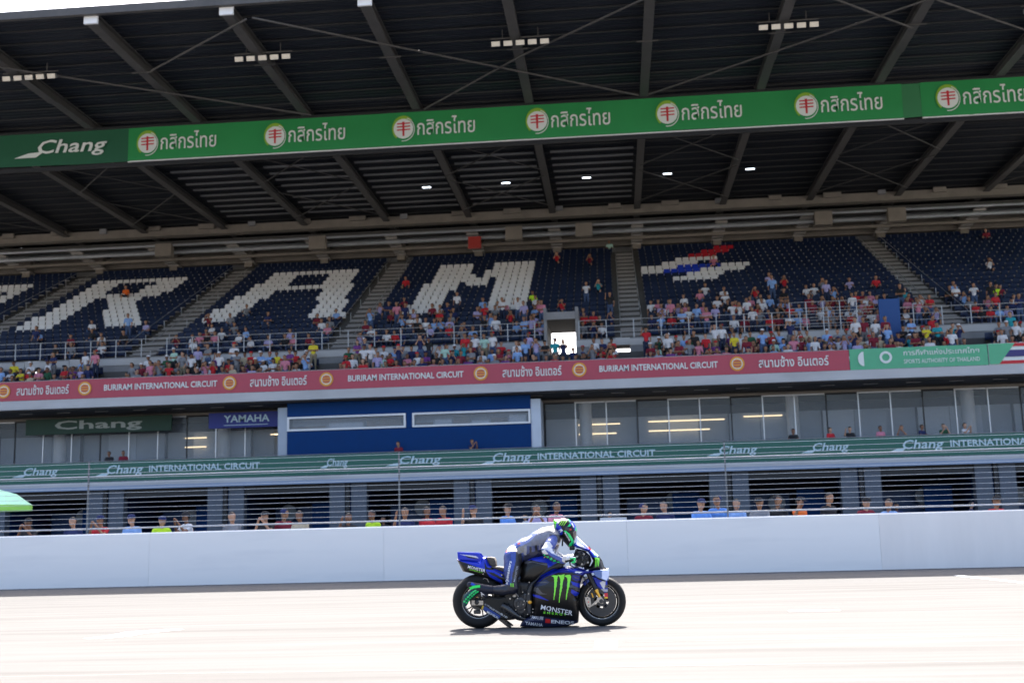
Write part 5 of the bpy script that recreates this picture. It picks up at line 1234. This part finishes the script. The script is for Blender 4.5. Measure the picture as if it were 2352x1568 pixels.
# gloves with five fingers each curled round the grip
GT = [(1540, 632)]
def glove(s):
    g = []
    W_ = np.array(Q3(1455, 625, s*.325)); K_ = np.array(Q3(1545, 595, s*.33))
    g.append((tuple(W_), tuple(W_*.55+K_*.45), .040, .040, 0)); g.append((tuple(W_*.55+K_*.45), tuple(K_), .036, .027, 0))
    for k, dy in enumerate((-.042, -.016, .010, .036)):
        o_ = s*.0; y = s*.33+dy; r = .0125-(.001 if k in (0, 3) else 0)
        a = Q3(1545, 592, y); b2 = Q3(1592-(4 if k in (0, 3) else 0), 600, y); c = Q3(1590, 640, y); d = Q3(1552, 652, y)
        g += [(a, b2, r+.002, r, 1 if k < 2 else 0), (b2, c, r, r*.95, 1), (c, d, r*.95, r*.8, 1)]
    y = s*.33-s*.07
    g += [(tuple(W_*.4+K_*.6), Q3(1545, 640, y), .018, .014, 0), (Q3(1545, 640, y), Q3(1580, 655, y), .014, .011, 1)]
    Pg, Qg, mg = body(g, .0045, .008); Pg = smooth_verts(Pg, Qg, 1, .3)
    c = paint(Pg, [([(1400, 560), (1500, 585), (1480, 700), (1400, 700)], (.55, .52, .50)), ([(1535, 600), (1610, 590), (1610, 680), (1560, 670)], GRN), ([(1480, 625), (1545, 615), (1550, 660), (1490, 680)], (.015, .02, .02))], (.66, .66, .68))
    return link_mesh('glove', np_mesh('glove', Pg, Qg, m_leather, True, c), rid)
glove(-1); glove(1)
# helmet
HEL = [(1334, 166), (1350, 158), (1400, 160), (1450, 147), (1510, 158), (1562, 195), (1595, 240), (1608, 290), (1600, 350), (1580, 410), (1568, 452), (1545, 478), (1510, 486), (1470, 440), (1420, 385), (1372, 325), (1348, 270), (1336, 215)]
hl, HB = shell('helmet', HEL, .130, .115, .012, .0045, m_gloss, BLK,
    [([(1334, 166), (1400, 155), (1460, 145), (1450, 200), (1380, 215), (1340, 215)], (.60, .60, .58)),
     ([(1334, 160), (1400, 170), (1375, 195), (1372, 250), (1345, 280), (1335, 220)], NEON), ([(1345, 215), (1358, 212), (1360, 240), (1348, 245)], BLK),
     ([(1372, 205), (1420, 240), (1450, 290), (1440, 340), (1400, 345), (1365, 300), (1362, 250)], BLUE2),
     ([(1400, 200), (1430, 165), (1500, 165), (1530, 215), (1500, 238), (1430, 245)], BLK),
     ([(1500, 155), (1535, 205), (1500, 245), (1530, 245), (1560, 215), (1530, 165)], GRN),
     ([(1530, 165), (1570, 200), (1600, 250), (1610, 300), (1590, 300), (1560, 240), (1530, 215)], BLUE2),
     ([(1590, 240), (1612, 300), (1605, 330), (1590, 290)], GRN), ([(1545, 205), (1556, 205), (1580, 250), (1570, 255)], WHT),
     ([(1455, 295), (1480, 290), (1530, 330), (1575, 410), (1575, 440), (1550, 480), (1505, 470), (1520, 450), (1545, 420), (1500, 330)], GRN),
     ([(1462, 308), (1500, 335), (1548, 415), (1520, 440), (1470, 350)], BLK), ([(1470, 265), (1490, 240), (1510, 250), (1540, 280), (1520, 300)], (.03, .03, .035)),
     ([(1525, 270), (1545, 268), (1550, 285), (1530, 290)], (.5, .03, .02))], parent=rid, power=.5)
for k in range(3):
    u = 1420+k*26
    decal_poly([(u+14, 180), (u+24, 182), (u+4, 212), (u-10, 232), (u-18, 234), (u-2, 208)], HB, mat('decal_helmet_neon', (.35, .85, .05), .35), hl, 'claw_mark')
decal_text('2', (1412, 318), (1436, 300), 34, HB, m_dw, hl, .03); decal_text('1', (1436, 302), (1448, 288), 30, HB, m_dw, hl, .03)
decal_text('MONSTER', (1465, 318), (1522, 415), 16, HB, m_dw, hl, .02)
# visor: a separate smoked shield just proud of the shell
VS = [(1520, 262), (1560, 268), (1600, 292), (1602, 345), (1585, 400), (1570, 415), (1540, 350), (1518, 300)]
Pv, Qv = inflate(LP(VS), .112, .07, .05, .0045); link_mesh('visor', np_mesh('visor', Pv+np.array([.004, 0, 0]), Qv, mat('smoked_visor', (.10, .085, .075), .06, coat=1.)), rid)
b = MB(); x, z = L(1490, 275)
for s in (-1, 1): b.lathe([(.0001, s*.131), (.018, s*.130), (.022, s*.12)], (x, 0, z), 20)
b.build('visor_pivot', m_dalu, rid, smooth=True)
b = MB(); b.tube([Q3(1440, 400, -.03), Q3(1436, 470, -.03)], .010, 6); b.build('chin_strap', m_blackp, rid)
for o in (bike, rid):
    pass
